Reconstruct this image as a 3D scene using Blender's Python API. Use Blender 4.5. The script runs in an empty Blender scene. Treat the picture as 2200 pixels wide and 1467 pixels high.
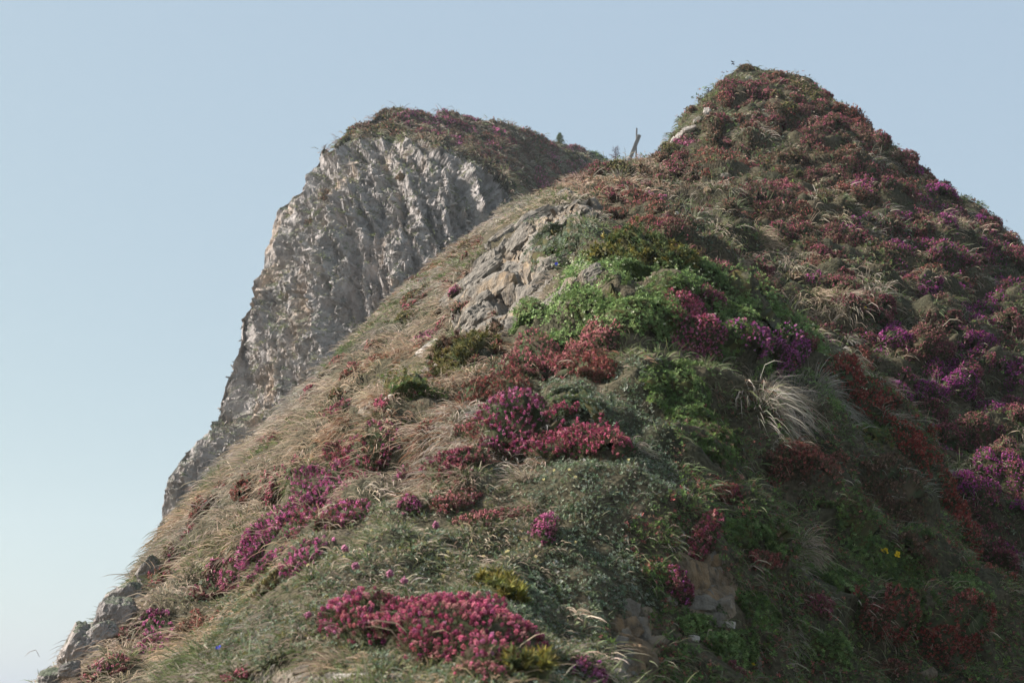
import bpy, math, random
import numpy as np
from mathutils import Vector, Matrix

# ------------------------------------------------------------------ camera, sky, sun, exposure
SC = bpy.context.scene
PITCH = math.radians(14.0)
CAM = np.array([0.0, 0.0, 1.6])
FPX = 50.0 / 36.0 * 2200.0
cam_data = bpy.data.cameras.new('camera')
cam_data.lens = 50.0; cam_data.sensor_width = 36.0
cam_data.clip_start = 0.05; cam_data.clip_end = 4000.0
cam_data.dof.use_dof = True
cam_data.dof.focus_distance = 10.5
cam_data.dof.aperture_fstop = 6.3
cam = bpy.data.objects.new('camera', cam_data)
SC.collection.objects.link(cam)
cam.location = CAM
cam.rotation_euler = (math.radians(90) + PITCH, 0, 0)
SC.camera = cam

SUN_EL = math.radians(36.0)
SUN_AZ = math.radians(-86.0)          # measured from +Y (view direction) towards +X
sun_dir = Vector((math.sin(SUN_AZ) * math.cos(SUN_EL), math.cos(SUN_AZ) * math.cos(SUN_EL), math.sin(SUN_EL)))
W = bpy.data.worlds.new('World'); SC.world = W; W.use_nodes = True
nt = W.node_tree; nt.nodes.clear()
sky = nt.nodes.new('ShaderNodeTexSky'); sky.sky_type = 'NISHITA'; sky.sun_disc = False
sky.sun_elevation = SUN_EL; sky.sun_rotation = SUN_AZ
sky.air_density = 1.0; sky.dust_density = 1.0; sky.ozone_density = 1.0; sky.altitude = 0
# a thin milky haze in the air: the clear sky dimmed by it and its own even glow added
veil = nt.nodes.new('ShaderNodeMix'); veil.data_type = 'RGBA'; veil.blend_type = 'MULTIPLY'; veil.inputs[0].default_value = 1.0
glow = nt.nodes.new('ShaderNodeMix'); glow.data_type = 'RGBA'; glow.blend_type = 'ADD'; glow.inputs[0].default_value = 1.0
veil.inputs[7].default_value = (0.22, 0.18, 0.05, 1); glow.inputs[7].default_value = (1.48, 1.92, 2.66, 1)
bg = nt.nodes.new('ShaderNodeBackground'); bg.inputs['Strength'].default_value = 0.10
wo = nt.nodes.new('ShaderNodeOutputWorld')
nt.links.new(sky.outputs[0], veil.inputs[6]); nt.links.new(veil.outputs[2], glow.inputs[6]); nt.links.new(glow.outputs[2], bg.inputs['Color'])
nt.links.new(bg.outputs[0], wo.inputs[0])
sd = bpy.data.lights.new('sun', 'SUN'); sd.energy = 5.0; sd.angle = math.radians(5.0); sd.color = (1.0, 0.955, 0.915)
sun = bpy.data.objects.new('sun', sd); SC.collection.objects.link(sun)
sun.rotation_euler = sun_dir.to_track_quat('Z', 'Y').to_euler()
sun.location = (-30, 0, 40)
SC.view_settings.view_transform = 'Standard'; SC.view_settings.look = 'None'
SC.view_settings.exposure = 1.28; SC.view_settings.gamma = 1.0; SC.view_settings.use_curve_mapping = False

# ------------------------------------------------------------------ maths helpers
RNG = np.random.default_rng(7)
FWD = np.array([0, math.cos(PITCH), math.sin(PITCH)]); UPV = np.array([0, -math.sin(PITCH), math.cos(PITCH)])
RGT = np.array([1.0, 0, 0]); ZUP = np.array([0, 0, 1.0])

def ray(px, py):
    px = np.asarray(px, float); py = np.asarray(py, float)
    return (RGT * ((px - 1100) / FPX)[..., None] + UPV * ((733.5 - py) / FPX)[..., None] + FWD)
def project(P):
    Q = P - CAM; d = Q @ FWD; d = np.where(d < 0.05, 0.05, d)
    return 1100 + (Q @ RGT) / d * FPX, 733.5 - (Q @ UPV) / d * FPX, d
def unit(v): return v / np.maximum(np.linalg.norm(v, axis=-1, keepdims=True), 1e-9)
def _hash(ix, iy, iz, seed):
    h = (ix * 374761393 + iy * 668265263 + iz * 2147483647 + seed * 974711) & 0xffffffff
    h = ((h ^ (h >> 13)) * 1274126177) & 0xffffffff
    h = ((h ^ (h >> 16)) * 2246822519) & 0xffffffff
    return ((h ^ (h >> 15)) & 0xffffff) / float(0xffffff) * 2 - 1
def vnoise(p, seed=0):
    i = np.floor(p).astype(np.int64); f = p - i; u = f * f * (3 - 2 * f)
    r = 0
    for a in (0, 1):
        for b in (0, 1):
            for c in (0, 1):
                w = (u[..., 0] if a else 1 - u[..., 0]) * (u[..., 1] if b else 1 - u[..., 1]) * (u[..., 2] if c else 1 - u[..., 2])
                r = r + w * _hash(i[..., 0] + a, i[..., 1] + b, i[..., 2] + c, seed)
    return r
def fbm(p, octv=4, seed=0, lac=2.03, gain=0.5):
    r = 0; a = 1.0; s = 0
    for k in range(octv):
        r = r + a * vnoise(p, seed + k * 17); s += a; a *= gain; p = p * lac
    return r / s
def sstep(a, b, x):
    t = np.clip((x - a) / (b - a), 0, 1); return t * t * (3 - 2 * t)

def tps(cp, smooth=1e-4):
    cp = np.array(cp, float); X = cp[:, :2] / 1000.0; y = np.log(cp[:, 2]); n = len(X)
    def phi(r2): return 0.5 * r2 * np.log(r2 + 1e-12)
    K = phi(((X[:, None] - X[None]) ** 2).sum(-1)) + smooth * np.eye(n)
    Pm = np.c_[np.ones(n), X]; A = np.block([[K, Pm], [Pm.T, np.zeros((3, 3))]])
    w = np.linalg.solve(A, np.r_[y, 0, 0, 0])
    def f(px, py):
        q = np.stack([px, py], -1) / 1000.0
        out = w[n] + q[..., 0] * w[n + 1] + q[..., 1] * w[n + 2]
        for k in range(n):
            out = out + w[k] * phi(((q - X[k]) ** 2).sum(-1))
        return np.exp(out)
    return f
def curve(pts):
    a = np.array(pts, float)
    return lambda x: np.interp(x, a[:, 0], a[:, 1])

# ------------------------------------------------------------------ mesh helpers
COL = SC.collection
def mesh_np(name, V, T, mats, C=None, smooth=True, MI=None):
    V = np.ascontiguousarray(V, np.float32); T = np.ascontiguousarray(T, np.int32)
    m = bpy.data.meshes.new(name); nT = len(T)
    m.vertices.add(len(V)); m.vertices.foreach_set('co', V.ravel())
    m.loops.add(nT * 3); m.loops.foreach_set('vertex_index', T.ravel())
    m.polygons.add(nT); m.polygons.foreach_set('loop_start', np.arange(0, nT * 3, 3, dtype=np.int32))
    try: m.polygons.foreach_set('loop_total', np.full(nT, 3, np.int32))
    except Exception: pass
    m.polygons.foreach_set('use_smooth', np.full(nT, smooth, bool))
    if not isinstance(mats, (list, tuple)): mats = [mats]
    for mt in mats: m.materials.append(mt)
    if MI is not None: m.polygons.foreach_set('material_index', np.ascontiguousarray(MI, np.int32))
    if C is not None:
        at = m.color_attributes.new('Col', 'FLOAT_COLOR', 'POINT')
        c4 = np.ones((len(V), 4), np.float32); c4[:, :3] = C
        at.data.foreach_set('color', c4.ravel())
    m.update(calc_edges=True); m.validate()
    return m
def link(name, data, parent=None, loc=None):
    o = bpy.data.objects.new(name, data); COL.objects.link(o)
    if loc is not None: o.location = loc
    if parent is not None: o.parent = parent
    return o
def tag(o, label=None, cat=None, group=None, kind=None):
    if label: o['label'] = label
    if cat: o['category'] = cat
    if group: o['group'] = group
    if kind: o['kind'] = kind
    return o

class MB:
    """collects triangles with colours"""
    def __init__(s): s.V = []; s.T = []; s.C = []; s.n = 0
    def raw(s, V, T, C):
        s.V.append(V); s.T.append(T + s.n); s.C.append(C); s.n += len(V)
    def inst(s, tv, tt, pos, fr, sc, col, tcol=None):
        """template tv (n,3), tt (k,3) at pos (M,3), frames fr (M,3,3) rows=axes, scale sc (M,) or (M,3), col (M,3); tcol (n,) brightness"""
        M = len(pos); n = len(tv)
        if M == 0: return
        sc = np.asarray(sc, float)
        if sc.ndim == 1: sc = np.repeat(sc[:, None], 3, 1)
        loc = tv[None] * sc[:, None, :]
        V = np.einsum('mni,mij->mnj', loc, fr) + pos[:, None]
        T = (tt[None] + (np.arange(M) * n)[:, None, None]).reshape(-1, 3)
        C = np.repeat(col[:, None], n, 1)
        if tcol is not None: C = C * tcol[None, :, None] if tcol.ndim == 1 else C * tcol[None]
        s.raw(V.reshape(-1, 3), T, C.reshape(-1, 3))
    def blades(s, P0, P1, P2, width, side, c0, c1, ts=(0.0, 0.4, 0.75, 1.0)):
        M = len(P0)
        if M == 0: return
        rows = []; cols = []
        for k, t in enumerate(ts):
            c = (1 - t) ** 2 * P0.T + 2 * t * (1 - t) * P1.T + t * t * P2.T; c = c.T
            cc = c0 * (1 - t) + c1 * t
            if k == len(ts) - 1:
                rows.append(c); cols.append(cc)
            else:
                w = (width * (1.0 if k else 0.8) * (1 - t ** 2 * 0.6))[:, None] * side * 0.5
                rows += [c - w, c + w]; cols += [cc, cc]
        n = len(rows); V = np.stack(rows, 1); C = np.stack(cols, 1)
        T = []
        for k in range(len(ts) - 2):
            a = 2 * k; T += [(a, a + 1, a + 3), (a, a + 3, a + 2)]
        a = 2 * (len(ts) - 2); T.append((a, a + 1, a + 2))
        T = np.array(T)
        TT = (T[None] + (np.arange(M) * n)[:, None, None]).reshape(-1, 3)
        s.raw(V.reshape(-1, 3), TT, C.reshape(-1, 3))
    def tris(s): return sum(len(t) for t in s.T)
    def build(s, name, mat, parent=None, origin=None, smooth=True):
        V = np.concatenate(s.V); T = np.concatenate(s.T); C = np.concatenate(s.C)
        o0 = np.zeros(3) if origin is None else np.asarray(origin)
        me = mesh_np(name, V - o0, T, mat, np.clip(C, 0.002, 1), smooth)
        return link(name, me, parent, None if (parent is not None or origin is None) else o0)

def frames(N, rng=RNG, jitter=0.0):
    """random frames with local z along N"""
    z = unit(N + rng.normal(0, jitter, N.shape) if jitter else N)
    r = rng.normal(0, 1, N.shape); x = unit(np.cross(r, z)); y = np.cross(z, x)
    return np.stack([x, y, z], 1)

# ------------------------------------------------------------------ materials
def new_mat(name):
    m = bpy.data.materials.new(name); m.use_nodes = True; m.node_tree.nodes.clear()
    return m, m.node_tree.nodes, m.node_tree.links
def veg_mat(name, trans=0.25, rough=0.7, spec=0.25):
    m, N, L = new_mat(name)
    a = N.new('ShaderNodeAttribute'); a.attribute_name = 'Col'
    p = N.new('ShaderNodeBsdfPrincipled'); p.inputs['Roughness'].default_value = rough
    p.inputs['Specular IOR Level'].default_value = spec
    t = N.new('ShaderNodeBsdfTranslucent'); mx = N.new('ShaderNodeMixShader'); mx.inputs[0].default_value = trans
    o = N.new('ShaderNodeOutputMaterial')
    L.new(a.outputs['Color'], p.inputs['Base Color']); L.new(a.outputs['Color'], t.inputs['Color'])
    L.new(p.outputs[0], mx.inputs[1]); L.new(t.outputs[0], mx.inputs[2]); L.new(mx.outputs[0], o.inputs[0])
    return m
def ramp(N, pts):
    r = N.new('ShaderNodeValToRGB'); e = r.color_ramp.elements
    while len(e) < len(pts): e.new(0.5)
    for el, (p, c) in zip(e, pts): el.position = p; el.color = (*c, 1)
    return r
def soil_mat():
    m, N, L = new_mat('turf_soil')
    tc = N.new('ShaderNodeTexCoord'); n1 = N.new('ShaderNodeTexNoise'); n1.inputs['Scale'].default_value = 2.2; n1.inputs['Detail'].default_value = 8
    n2 = N.new('ShaderNodeTexNoise'); n2.inputs['Scale'].default_value = 45; n2.inputs['Detail'].default_value = 6
    r1 = ramp(N, [(0.32, (0.045, 0.044, 0.026)), (0.5, (0.070, 0.060, 0.036)), (0.66, (0.10, 0.08, 0.052))])
    r2 = ramp(N, [(0.3, (0.4, 0.4, 0.4)), (0.7, (1.3, 1.3, 1.3))])
    mu = N.new('ShaderNodeMix'); mu.data_type = 'RGBA'; mu.blend_type = 'MULTIPLY'; mu.inputs[0].default_value = 1
    p = N.new('ShaderNodeBsdfPrincipled'); p.inputs['Roughness'].default_value = 0.95; p.inputs['Specular IOR Level'].default_value = 0.1
    b = N.new('ShaderNodeBump'); b.inputs['Strength'].default_value = 0.8; b.inputs['Distance'].default_value = 0.02
    o = N.new('ShaderNodeOutputMaterial')
    for n in (n1, n2): L.new(tc.outputs['Object'], n.inputs['Vector'])
    L.new(n1.outputs[0], r1.inputs[0]); L.new(n2.outputs[0], r2.inputs[0])
    L.new(r1.outputs[0], mu.inputs[6]); L.new(r2.outputs[0], mu.inputs[7]); L.new(mu.outputs[2], p.inputs['Base Color'])
    L.new(n2.outputs[0], b.inputs['Height']); L.new(b.outputs[0], p.inputs['Normal']); L.new(p.outputs[0], o.inputs[0])
    return m
def rock_mat(name, base, warm, dark, sc=1.0, green=None, bump=0.02, lichen=(0.5, 0.48, 0.46), warm_amt=0.5):
    m, N, L = new_mat(name)
    g = N.new('ShaderNodeNewGeometry')
    mp = N.new('ShaderNodeMapping'); mp.inputs['Scale'].default_value = (1, 1, 0.55)
    L.new(g.outputs['Position'], mp.inputs['Vector'])
    def noise(s, d=6, r=0.6):
        n = N.new('ShaderNodeTexNoise'); n.inputs['Scale'].default_value = s * sc; n.inputs['Detail'].default_value = d
        n.inputs['Roughness'].default_value = r; L.new(mp.outputs[0], n.inputs['Vector']); return n
    def mix(fac, a, b, mode='MIX'):
        x = N.new('ShaderNodeMix'); x.data_type = 'RGBA'; x.blend_type = mode
        if isinstance(fac, float): x.inputs[0].default_value = fac
        else: L.new(fac, x.inputs[0])
        for s, v in ((6, a), (7, b)):
            if isinstance(v, tuple): x.inputs[s].default_value = (*v, 1)
            else: L.new(v, x.inputs[s])
        return x.outputs[2]
    n1 = noise(1.3); n2 = noise(5.0, 8); n3 = noise(22.0, 6, 0.7); n4 = noise(3.1, 5)
    vo = N.new('ShaderNodeTexVoronoi'); vo.inputs['Scale'].default_value = 9 * sc; L.new(mp.outputs[0], vo.inputs['Vector'])
    rw = ramp(N, [(0.62 - 0.2 * warm_amt, (0, 0, 0)), (0.78 - 0.2 * warm_amt, (1, 1, 1))]); L.new(n1.outputs[0], rw.inputs[0])
    c = mix(rw.outputs[0], base, warm)
    rd = ramp(N, [(0.48, (0, 0, 0)), (0.68, (1, 1, 1))]); L.new(n2.outputs[0], rd.inputs[0])
    c = mix(rd.outputs[0], c, dark)
    rl = ramp(N, [(0.60, (0, 0, 0)), (0.68, (1, 1, 1))]); L.new(n3.outputs[0], rl.inputs[0])
    c = mix(rl.outputs[0], c, lichen)
    rv = ramp(N, [(0.0, (0.72, 0.72, 0.72)), (1.0, (1.12, 1.12, 1.12))]); L.new(vo.outputs['Color'], rv.inputs[0])
    c = mix(1.0, c, rv.outputs[0], 'MULTIPLY')
    if green:
        sp = N.new('ShaderNodeSeparateXYZ'); L.new(g.outputs['Normal'], sp.inputs[0])
        ad = N.new('ShaderNodeMath'); ad.operation = 'MULTIPLY_ADD'; L.new(n4.outputs[0], ad.inputs[0]); ad.inputs[1].default_value = 1.6
        L.new(sp.outputs['Z'], ad.inputs[2])
        rg = ramp(N, [(0.0, (0, 0, 0)), (1.0, (0.85, 0.85, 0.85))])
        mr = N.new('ShaderNodeMapRange'); mr.inputs['From Min'].default_value = 1.32; mr.inputs['From Max'].default_value = 1.62
        L.new(ad.outputs[0], mr.inputs['Value']); L.new(mr.outputs[0], rg.inputs[0])
        c = mix(rg.outputs[0], c, green)
    p = N.new('ShaderNodeBsdfPrincipled'); p.inputs['Roughness'].default_value = 0.9; p.inputs['Specular IOR Level'].default_value = 0.2
    L.new(c, p.inputs['Base Color'])
    ma = N.new('ShaderNodeMath'); ma.operation = 'MULTIPLY_ADD'; L.new(n2.outputs[0], ma.inputs[0]); ma.inputs[1].default_value = 2.0; L.new(n3.outputs[0], ma.inputs[2])
    b = N.new('ShaderNodeBump'); b.inputs['Strength'].default_value = 0.9; b.inputs['Distance'].default_value = bump
    L.new(ma.outputs[0], b.inputs['Height']); L.new(b.outputs[0], p.inputs['Normal'])
    o = N.new('ShaderNodeOutputMaterial'); L.new(p.outputs[0], o.inputs[0])
    return m
M_GRASS = veg_mat('grass', 0.3, 0.65, 0.3)
M_LEAF = veg_mat('leaf', 0.25, 0.75, 0.12)
M_HEATH = veg_mat('heather', 0.25, 0.8, 0.1)
M_SOIL = soil_mat()
M_CLIFF = rock_mat('cliff_rock', (0.41, 0.365, 0.335), (0.47, 0.36, 0.27), (0.23, 0.205, 0.185), 0.6, green=(0.085, 0.105, 0.06), bump=0.12, lichen=(0.52, 0.48, 0.46))
M_ROCK = rock_mat('outcrop_rock', (0.29, 0.255, 0.21), (0.36, 0.26, 0.165), (0.12, 0.105, 0.09), 2.6, bump=0.05, lichen=(0.38, 0.35, 0.31), warm_amt=0.6)
M_TAN = rock_mat('tan_rock', (0.27, 0.205, 0.14), (0.34, 0.22, 0.12), (0.08, 0.068, 0.055), 4.0, bump=0.04, lichen=(0.30, 0.25, 0.20), warm_amt=0.9)
M_PALE = rock_mat('pale_rock', (0.44, 0.385, 0.33), (0.48, 0.34, 0.24), (0.25, 0.22, 0.2), 2.5, bump=0.015, lichen=(0.6, 0.57, 0.54), warm_amt=0.2)
def wood_mat():
    m, N, L = new_mat('weathered_wood')
    tc = N.new('ShaderNodeTexCoord'); mp = N.new('ShaderNodeMapping'); mp.inputs['Scale'].default_value = (30, 30, 2)
    n = N.new('ShaderNodeTexNoise'); n.inputs['Scale'].default_value = 1.5; n.inputs['Detail'].default_value = 6
    r = ramp(N, [(0.3, (0.09, 0.085, 0.08)), (0.7, (0.24, 0.22, 0.20))])
    p = N.new('ShaderNodeBsdfPrincipled'); p.inputs['Roughness'].default_value = 0.85; o = N.new('ShaderNodeOutputMaterial')
    L.new(tc.outputs['Object'], mp.inputs[0]); L.new(mp.outputs[0], n.inputs['Vector']); L.new(n.outputs[0], r.inputs[0])
    L.new(r.outputs[0], p.inputs['Base Color']); L.new(p.outputs[0], o.inputs[0]); return m
M_WOOD = wood_mat()

# ------------------------------------------------------------------ hillsides (sheets lofted from crest and slope points)
class Sheet:
    def __init__(s, name, xs, ytop, ybot, nv, cps, wrap, nw, disp, mat):
        s.xs = np.asarray(xs, float); nu = len(s.xs); s.nv = nv
        s.yt = ytop(s.xs); s.yb = ybot(s.xs); s.ytop = ytop
        v = np.linspace(0, 1, nv)[:, None]
        py = s.yb[None] + (s.yt - s.yb)[None] * v; px = np.repeat(s.xs[None], nv, 0)
        f = tps(cps); D = f(px, py); s.f = f
        P = CAM + ray(px, py) * D[..., None]
        top = P[-1]; wd, wl, slope = wrap(s.xs, top)
        rows = [P]
        for k in range(1, nw + 1):
            t = (k / nw) ** 1.5; q = top + wd * (wl * t)[:, None]; q[:, 2] -= slope * wl * (t + 0.6 * t * t)
            rows.append(q[None])
        P = np.concatenate(rows, 0); s.P0 = P
        N = s.normals(P)
        ppx, ppy, pd = project(P)
        P = disp(s, P, N, ppx, ppy)
        s.P = P; s.N = s.normals(P)
        nr = P.shape[0]; idx = np.arange(nr * nu).reshape(nr, nu)
        a = idx[:-1, :-1].ravel(); b = idx[:-1, 1:].ravel(); c = idx[1:, 1:].ravel(); d = idx[1:, :-1].ravel()
        T = np.concatenate([np.c_[a, b, c], np.c_[a, c, d]])
        s.obj = link(name, mesh_np(name, P.reshape(-1, 3), T, mat, smooth=name != 'cliff'))
        e1 = P[:-1, 1:] - P[:-1, :-1]; e2 = P[1:, :-1] - P[:-1, :-1]
        s.area = np.linalg.norm(np.cross(e1, e2), axis=-1)
    def normals(s, P):
        du = np.gradient(P, axis=1); dv = np.gradient(P, axis=0)
        return unit(np.cross(du, dv))
    def at(s, px, py):
        px = np.atleast_1d(np.asarray(px, float)); py = np.atleast_1d(np.asarray(py, float)); qx, qy = px.copy(), py.copy()
        for _ in range(4):                              # find the point of the bumpy surface seen at this pixel
            P, N = s.raw(qx, qy); x, y, _d = project(P)
            bx, by = px - x, py - y
            qx = np.clip(qx + 0.8 * (px - x), px - 160, px + 160); qy = np.clip(qy + 0.8 * (py - y), py - 160, py + 160)
        P, N = s.raw(qx, qy); x, y, _d = project(P)
        bad = np.hypot(x - px, y - py) > 14; qx[bad] = px[bad]; qy[bad] = py[bad]
        return s.raw(qx, qy)
    def raw(s, px, py):
        px = np.atleast_1d(np.asarray(px, float)); py = np.atleast_1d(np.asarray(py, float))
        nu = len(s.xs)
        u = np.interp(px, s.xs, np.arange(nu)); i = np.clip(u.astype(int), 0, nu - 2); fu = u - i
        yt = np.interp(px, s.xs, s.yt); yb = np.interp(px, s.xs, s.yb)
        v = np.clip((py - yb) / (yt - yb), 0, 1) * (s.nv - 1)
        over = np.clip((yt - py) / 12.0, 0, 5)          # past the crest: walk over onto the back
        v = v + over; j = np.clip(v.astype(int), 0, s.P.shape[0] - 2); fv = np.clip(v - j, 0, 1)
        def bl(G):
            return (G[j, i] * ((1 - fu) * (1 - fv))[:, None] + G[j, i + 1] * (fu * (1 - fv))[:, None]
                    + G[j + 1, i] * ((1 - fu) * fv)[:, None] + G[j + 1, i + 1] * (fu * fv)[:, None])
        return bl(s.P), unit(bl(s.N))
    def sample(s, n, rng, power=2.0, bounds=None):
        cen = (s.P[:-1, :-1] + s.P[1:, 1:]) * 0.5
        px, py, d = project(cen)
        w = s.area / np.maximum(d, 2.0) ** power
        if bounds is not None: w = w * bounds(px, py, d)
        w = w.ravel(); w = w / w.sum()
        k = rng.choice(len(w), n, p=w); nu = len(s.xs) - 1
        j = k // nu; i = k % nu; a = rng.random(n)[:, None]; b = rng.random(n)[:, None]
        def bl(G): return G[j, i] * (1 - a) * (1 - b) + G[j, i + 1] * a * (1 - b) + G[j + 1, i] * (1 - a) * b + G[j + 1, i + 1] * a * b
        P = bl(s.P); N = unit(bl(s.N)); px, py, d = project(P)
        return P, N, px, py, d

A_TOP = [(-300, 1800), (-150, 1680), (0, 1560), (60, 1500), (92, 1466), (150, 1425), (215, 1352), (300, 1240), (360, 1152), (440, 1050), (500, 988), (600, 884),
         (700, 792), (780, 706), (850, 634), (930, 570), (1000, 514), (1090, 446), (1180, 410), (1235, 432), (1262, 480), (1285, 524), (1380, 528), (1480, 566),
         (1600, 640), (1700, 708), (1760, 756), (1850, 828), (1930, 916), (2000, 1006), (2060, 1096), (2110, 1186), (2160, 1276), (2220, 1386), (2300, 1530), (2500, 1800)]
A_CP = [(1100, 2400, 1.9), (200, 2400, 2.2), (2000, 2400, 2.3), (-300, 2400, 2.7), (2500, 2400, 2.9), (900, 1467, 3.45), (1200, 1467, 3.7), (500, 1467, 4.2),
        (200, 1467, 5.6), (60, 1500, 6.6), (-200, 1720, 6.4), (900, 1400, 3.75), (900, 1250, 4.7), (650, 1250, 5.3), (1200, 1250, 4.9), (400, 1250, 7), (300, 1240, 8),
        (1250, 1100, 5.6), (900, 1050, 6.3), (600, 1050, 8.3), (440, 1045, 10), (1150, 950, 6.7), (1350, 950, 6.9), (700, 880, 10.2), (600, 880, 12), (950, 850, 8.3),
        (1250, 780, 7.9), (1400, 750, 8.2), (780, 700, 14.5), (900, 700, 12), (1050, 720, 10), (1150, 690, 9.8), (1250, 650, 9.3), (1380, 620, 9.4), (1380, 525, 10.2),
        (1285, 524, 10.9), (930, 565, 17), (1000, 600, 13.2), (1100, 600, 12.4), (1000, 508, 18), (1090, 440, 19), (1180, 405, 19.4), (1150, 500, 13.9), (1235, 440, 15.2),
        (1262, 480, 12.8), (1480, 560, 10), (1600, 630, 9.7), (1700, 700, 9.4), (1760, 750, 9.2), (1850, 820, 8.8), (1930, 910, 8.3), (2000, 1000, 7.8), (2060, 1090, 7.3),
        (2110, 1180, 6.9), (2160, 1270, 6.5), (2220, 1380, 6.1), (2260, 1500, 5.8), (1550, 700, 8.7), (1600, 850, 7.7), (1750, 900, 7.6), (1500, 950, 7.0),
        (1700, 1050, 6.7), (1850, 1100, 6.6), (1450, 1150, 5.9), (1600, 1250, 5.7), (1800, 1300, 5.8), (2000, 1250, 6.2), (1400, 1350, 5.1), (1450, 1467, 4.8),
        (1700, 1467, 5.1), (2000, 1467, 5.5), (2400, 1800, 4.9)]
A_CP = [(x, y, d * (1 + (0.26 * float(sstep(1380, 2050, np.array(float(x)))) if 600 < y < 1900 else 0))) for (x, y, d) in A_CP]
def wrapA(xs, top):
    left = sstep(1150, 950, xs)[:, None]
    d = unit(np.array([0.25, 1.0, 0]) * (1 - left) + np.array([-0.9, 0.75, 0]) * left)
    return d, np.where(xs < 1100, 7.0, 3.0), np.where(xs < 1100, 1.3, 0.75)
def dispA(s, P, N, px, py):
    d = project(P)[2]; amp = sstep(1.5, 6, d)
    n = fbm(P * 1.5, 4, 3) * 0.20 + (0.32 - np.abs(fbm(P * np.array([2.3, 1.6, 2.3]), 3, 15))) * 0.34 * sstep(4.5, 8, d) + fbm(P * np.array([5.0, 5.0, 7.0]), 3, 11) * 0.06
    fade = 1 - 0.8 * sstep(120, 10, py - np.interp(px, s.xs, s.yt)) * sstep(1250, 1000, px)
    return P + N * (n * amp * fade)[..., None]
xsA = np.concatenate([np.arange(-300, 60, 12), np.arange(60, 2260, 4.5), np.arange(2264, 2500, 14)])
SA = Sheet('near_ridge', xsA, curve(A_TOP), lambda x: np.full_like(x, 2400.0), 300, A_CP, wrapA, 14, dispA, M_SOIL)
tag(SA.obj, kind='structure')

B_TOP = [(1080, 470), (1130, 432), (1180, 408), (1260, 368), (1330, 347), (1385, 336), (1420, 328), (1450, 287), (1478, 248), (1500, 226), (1530, 192), (1560, 164), (1585, 147), (1612, 141), (1650, 152), (1690, 162),
         (1740, 174), (1770, 198), (1800, 226), (1850, 266), (1900, 308), (1950, 342), (2000, 380), (2050, 414), (2100, 452), (2150, 490), (2200, 532), (2400, 700), (2600, 900)]
B_CP = [(1080, 470, 19.6), (1130, 425, 19.9), (1180, 405, 20), (1260, 365, 20.3), (1330, 345, 20.8), (1420, 328, 21.5), (1450, 285, 22.5), (1500, 215, 24), (1560, 150, 25.8), (1610, 135, 26.3),
        (1680, 148, 26), (1740, 155, 25.6), (1800, 210, 24.5), (1900, 300, 23), (2000, 380, 22), (2100, 450, 21.3), (2200, 530, 20.5), (2400, 690, 19.5), (2600, 900, 18),
        (1300, 450, 15.9), (1235, 440, 16), (1400, 420, 17), (1450, 500, 14.6), (1400, 540, 13.6), (1500, 400, 18), (1600, 300, 21.3), (1600, 450, 16.8), (1600, 600, 13.4), (1750, 350, 20),
        (1750, 500, 16.3), (1750, 650, 13.4), (1900, 500, 17.3), (1900, 700, 13.6), (1900, 850, 12), (2050, 600, 16), (2050, 800, 13), (2050, 1000, 11.2), (2150, 900, 12.2),
        (2180, 1100, 10.3), (2200, 1300, 9), (2200, 700, 15), (2400, 1000, 12), (2300, 1500, 8), (1400, 800, 11), (1200, 700, 13), (1100, 600, 16), (1700, 1000, 10.3), (2000, 1300, 9), (2500, 1700, 7.5)]
def wrapB(xs, top):
    return np.repeat(np.array([[0.15, 1.0, 0]]), len(xs), 0), np.where(xs < 1420, 6.0, 9.0), np.full(len(xs), 0.55)
def dispB(s, P, N, px, py):
    m = sstep(1350, 1500, px)
    # terracettes: small steps that follow the contour lines, broken by noise
    w = P[..., 2] * 2.6 + fbm(P * 0.55, 3, 31) * 2.6
    t = w - np.floor(w); t = np.where(t < 0.72, t / 0.72, (1 - t) / 0.28); step = (t * t * (3 - 2 * t)) * 0.22 * m
    n = fbm(P * 1.4, 4, 23) * 0.38 + fbm(P * 4.0, 3, 29) * 0.12
    fade = 1 - 0.72 * sstep(110, 0, py - np.interp(px, s.xs, s.yt))
    return P + N * ((n + (step - 0.1) * 1.0) * fade)[..., None]
xsB = np.concatenate([np.arange(1080, 2230, 4.5), np.arange(2234, 2600, 16)])
atop = curve(A_TOP)
SB = Sheet('right_peak', xsB, curve(B_TOP), lambda x: atop(x) + 230, 230, B_CP, wrapB, 14, dispB, M_SOIL)
tag(SB.obj, kind='structure')

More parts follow.
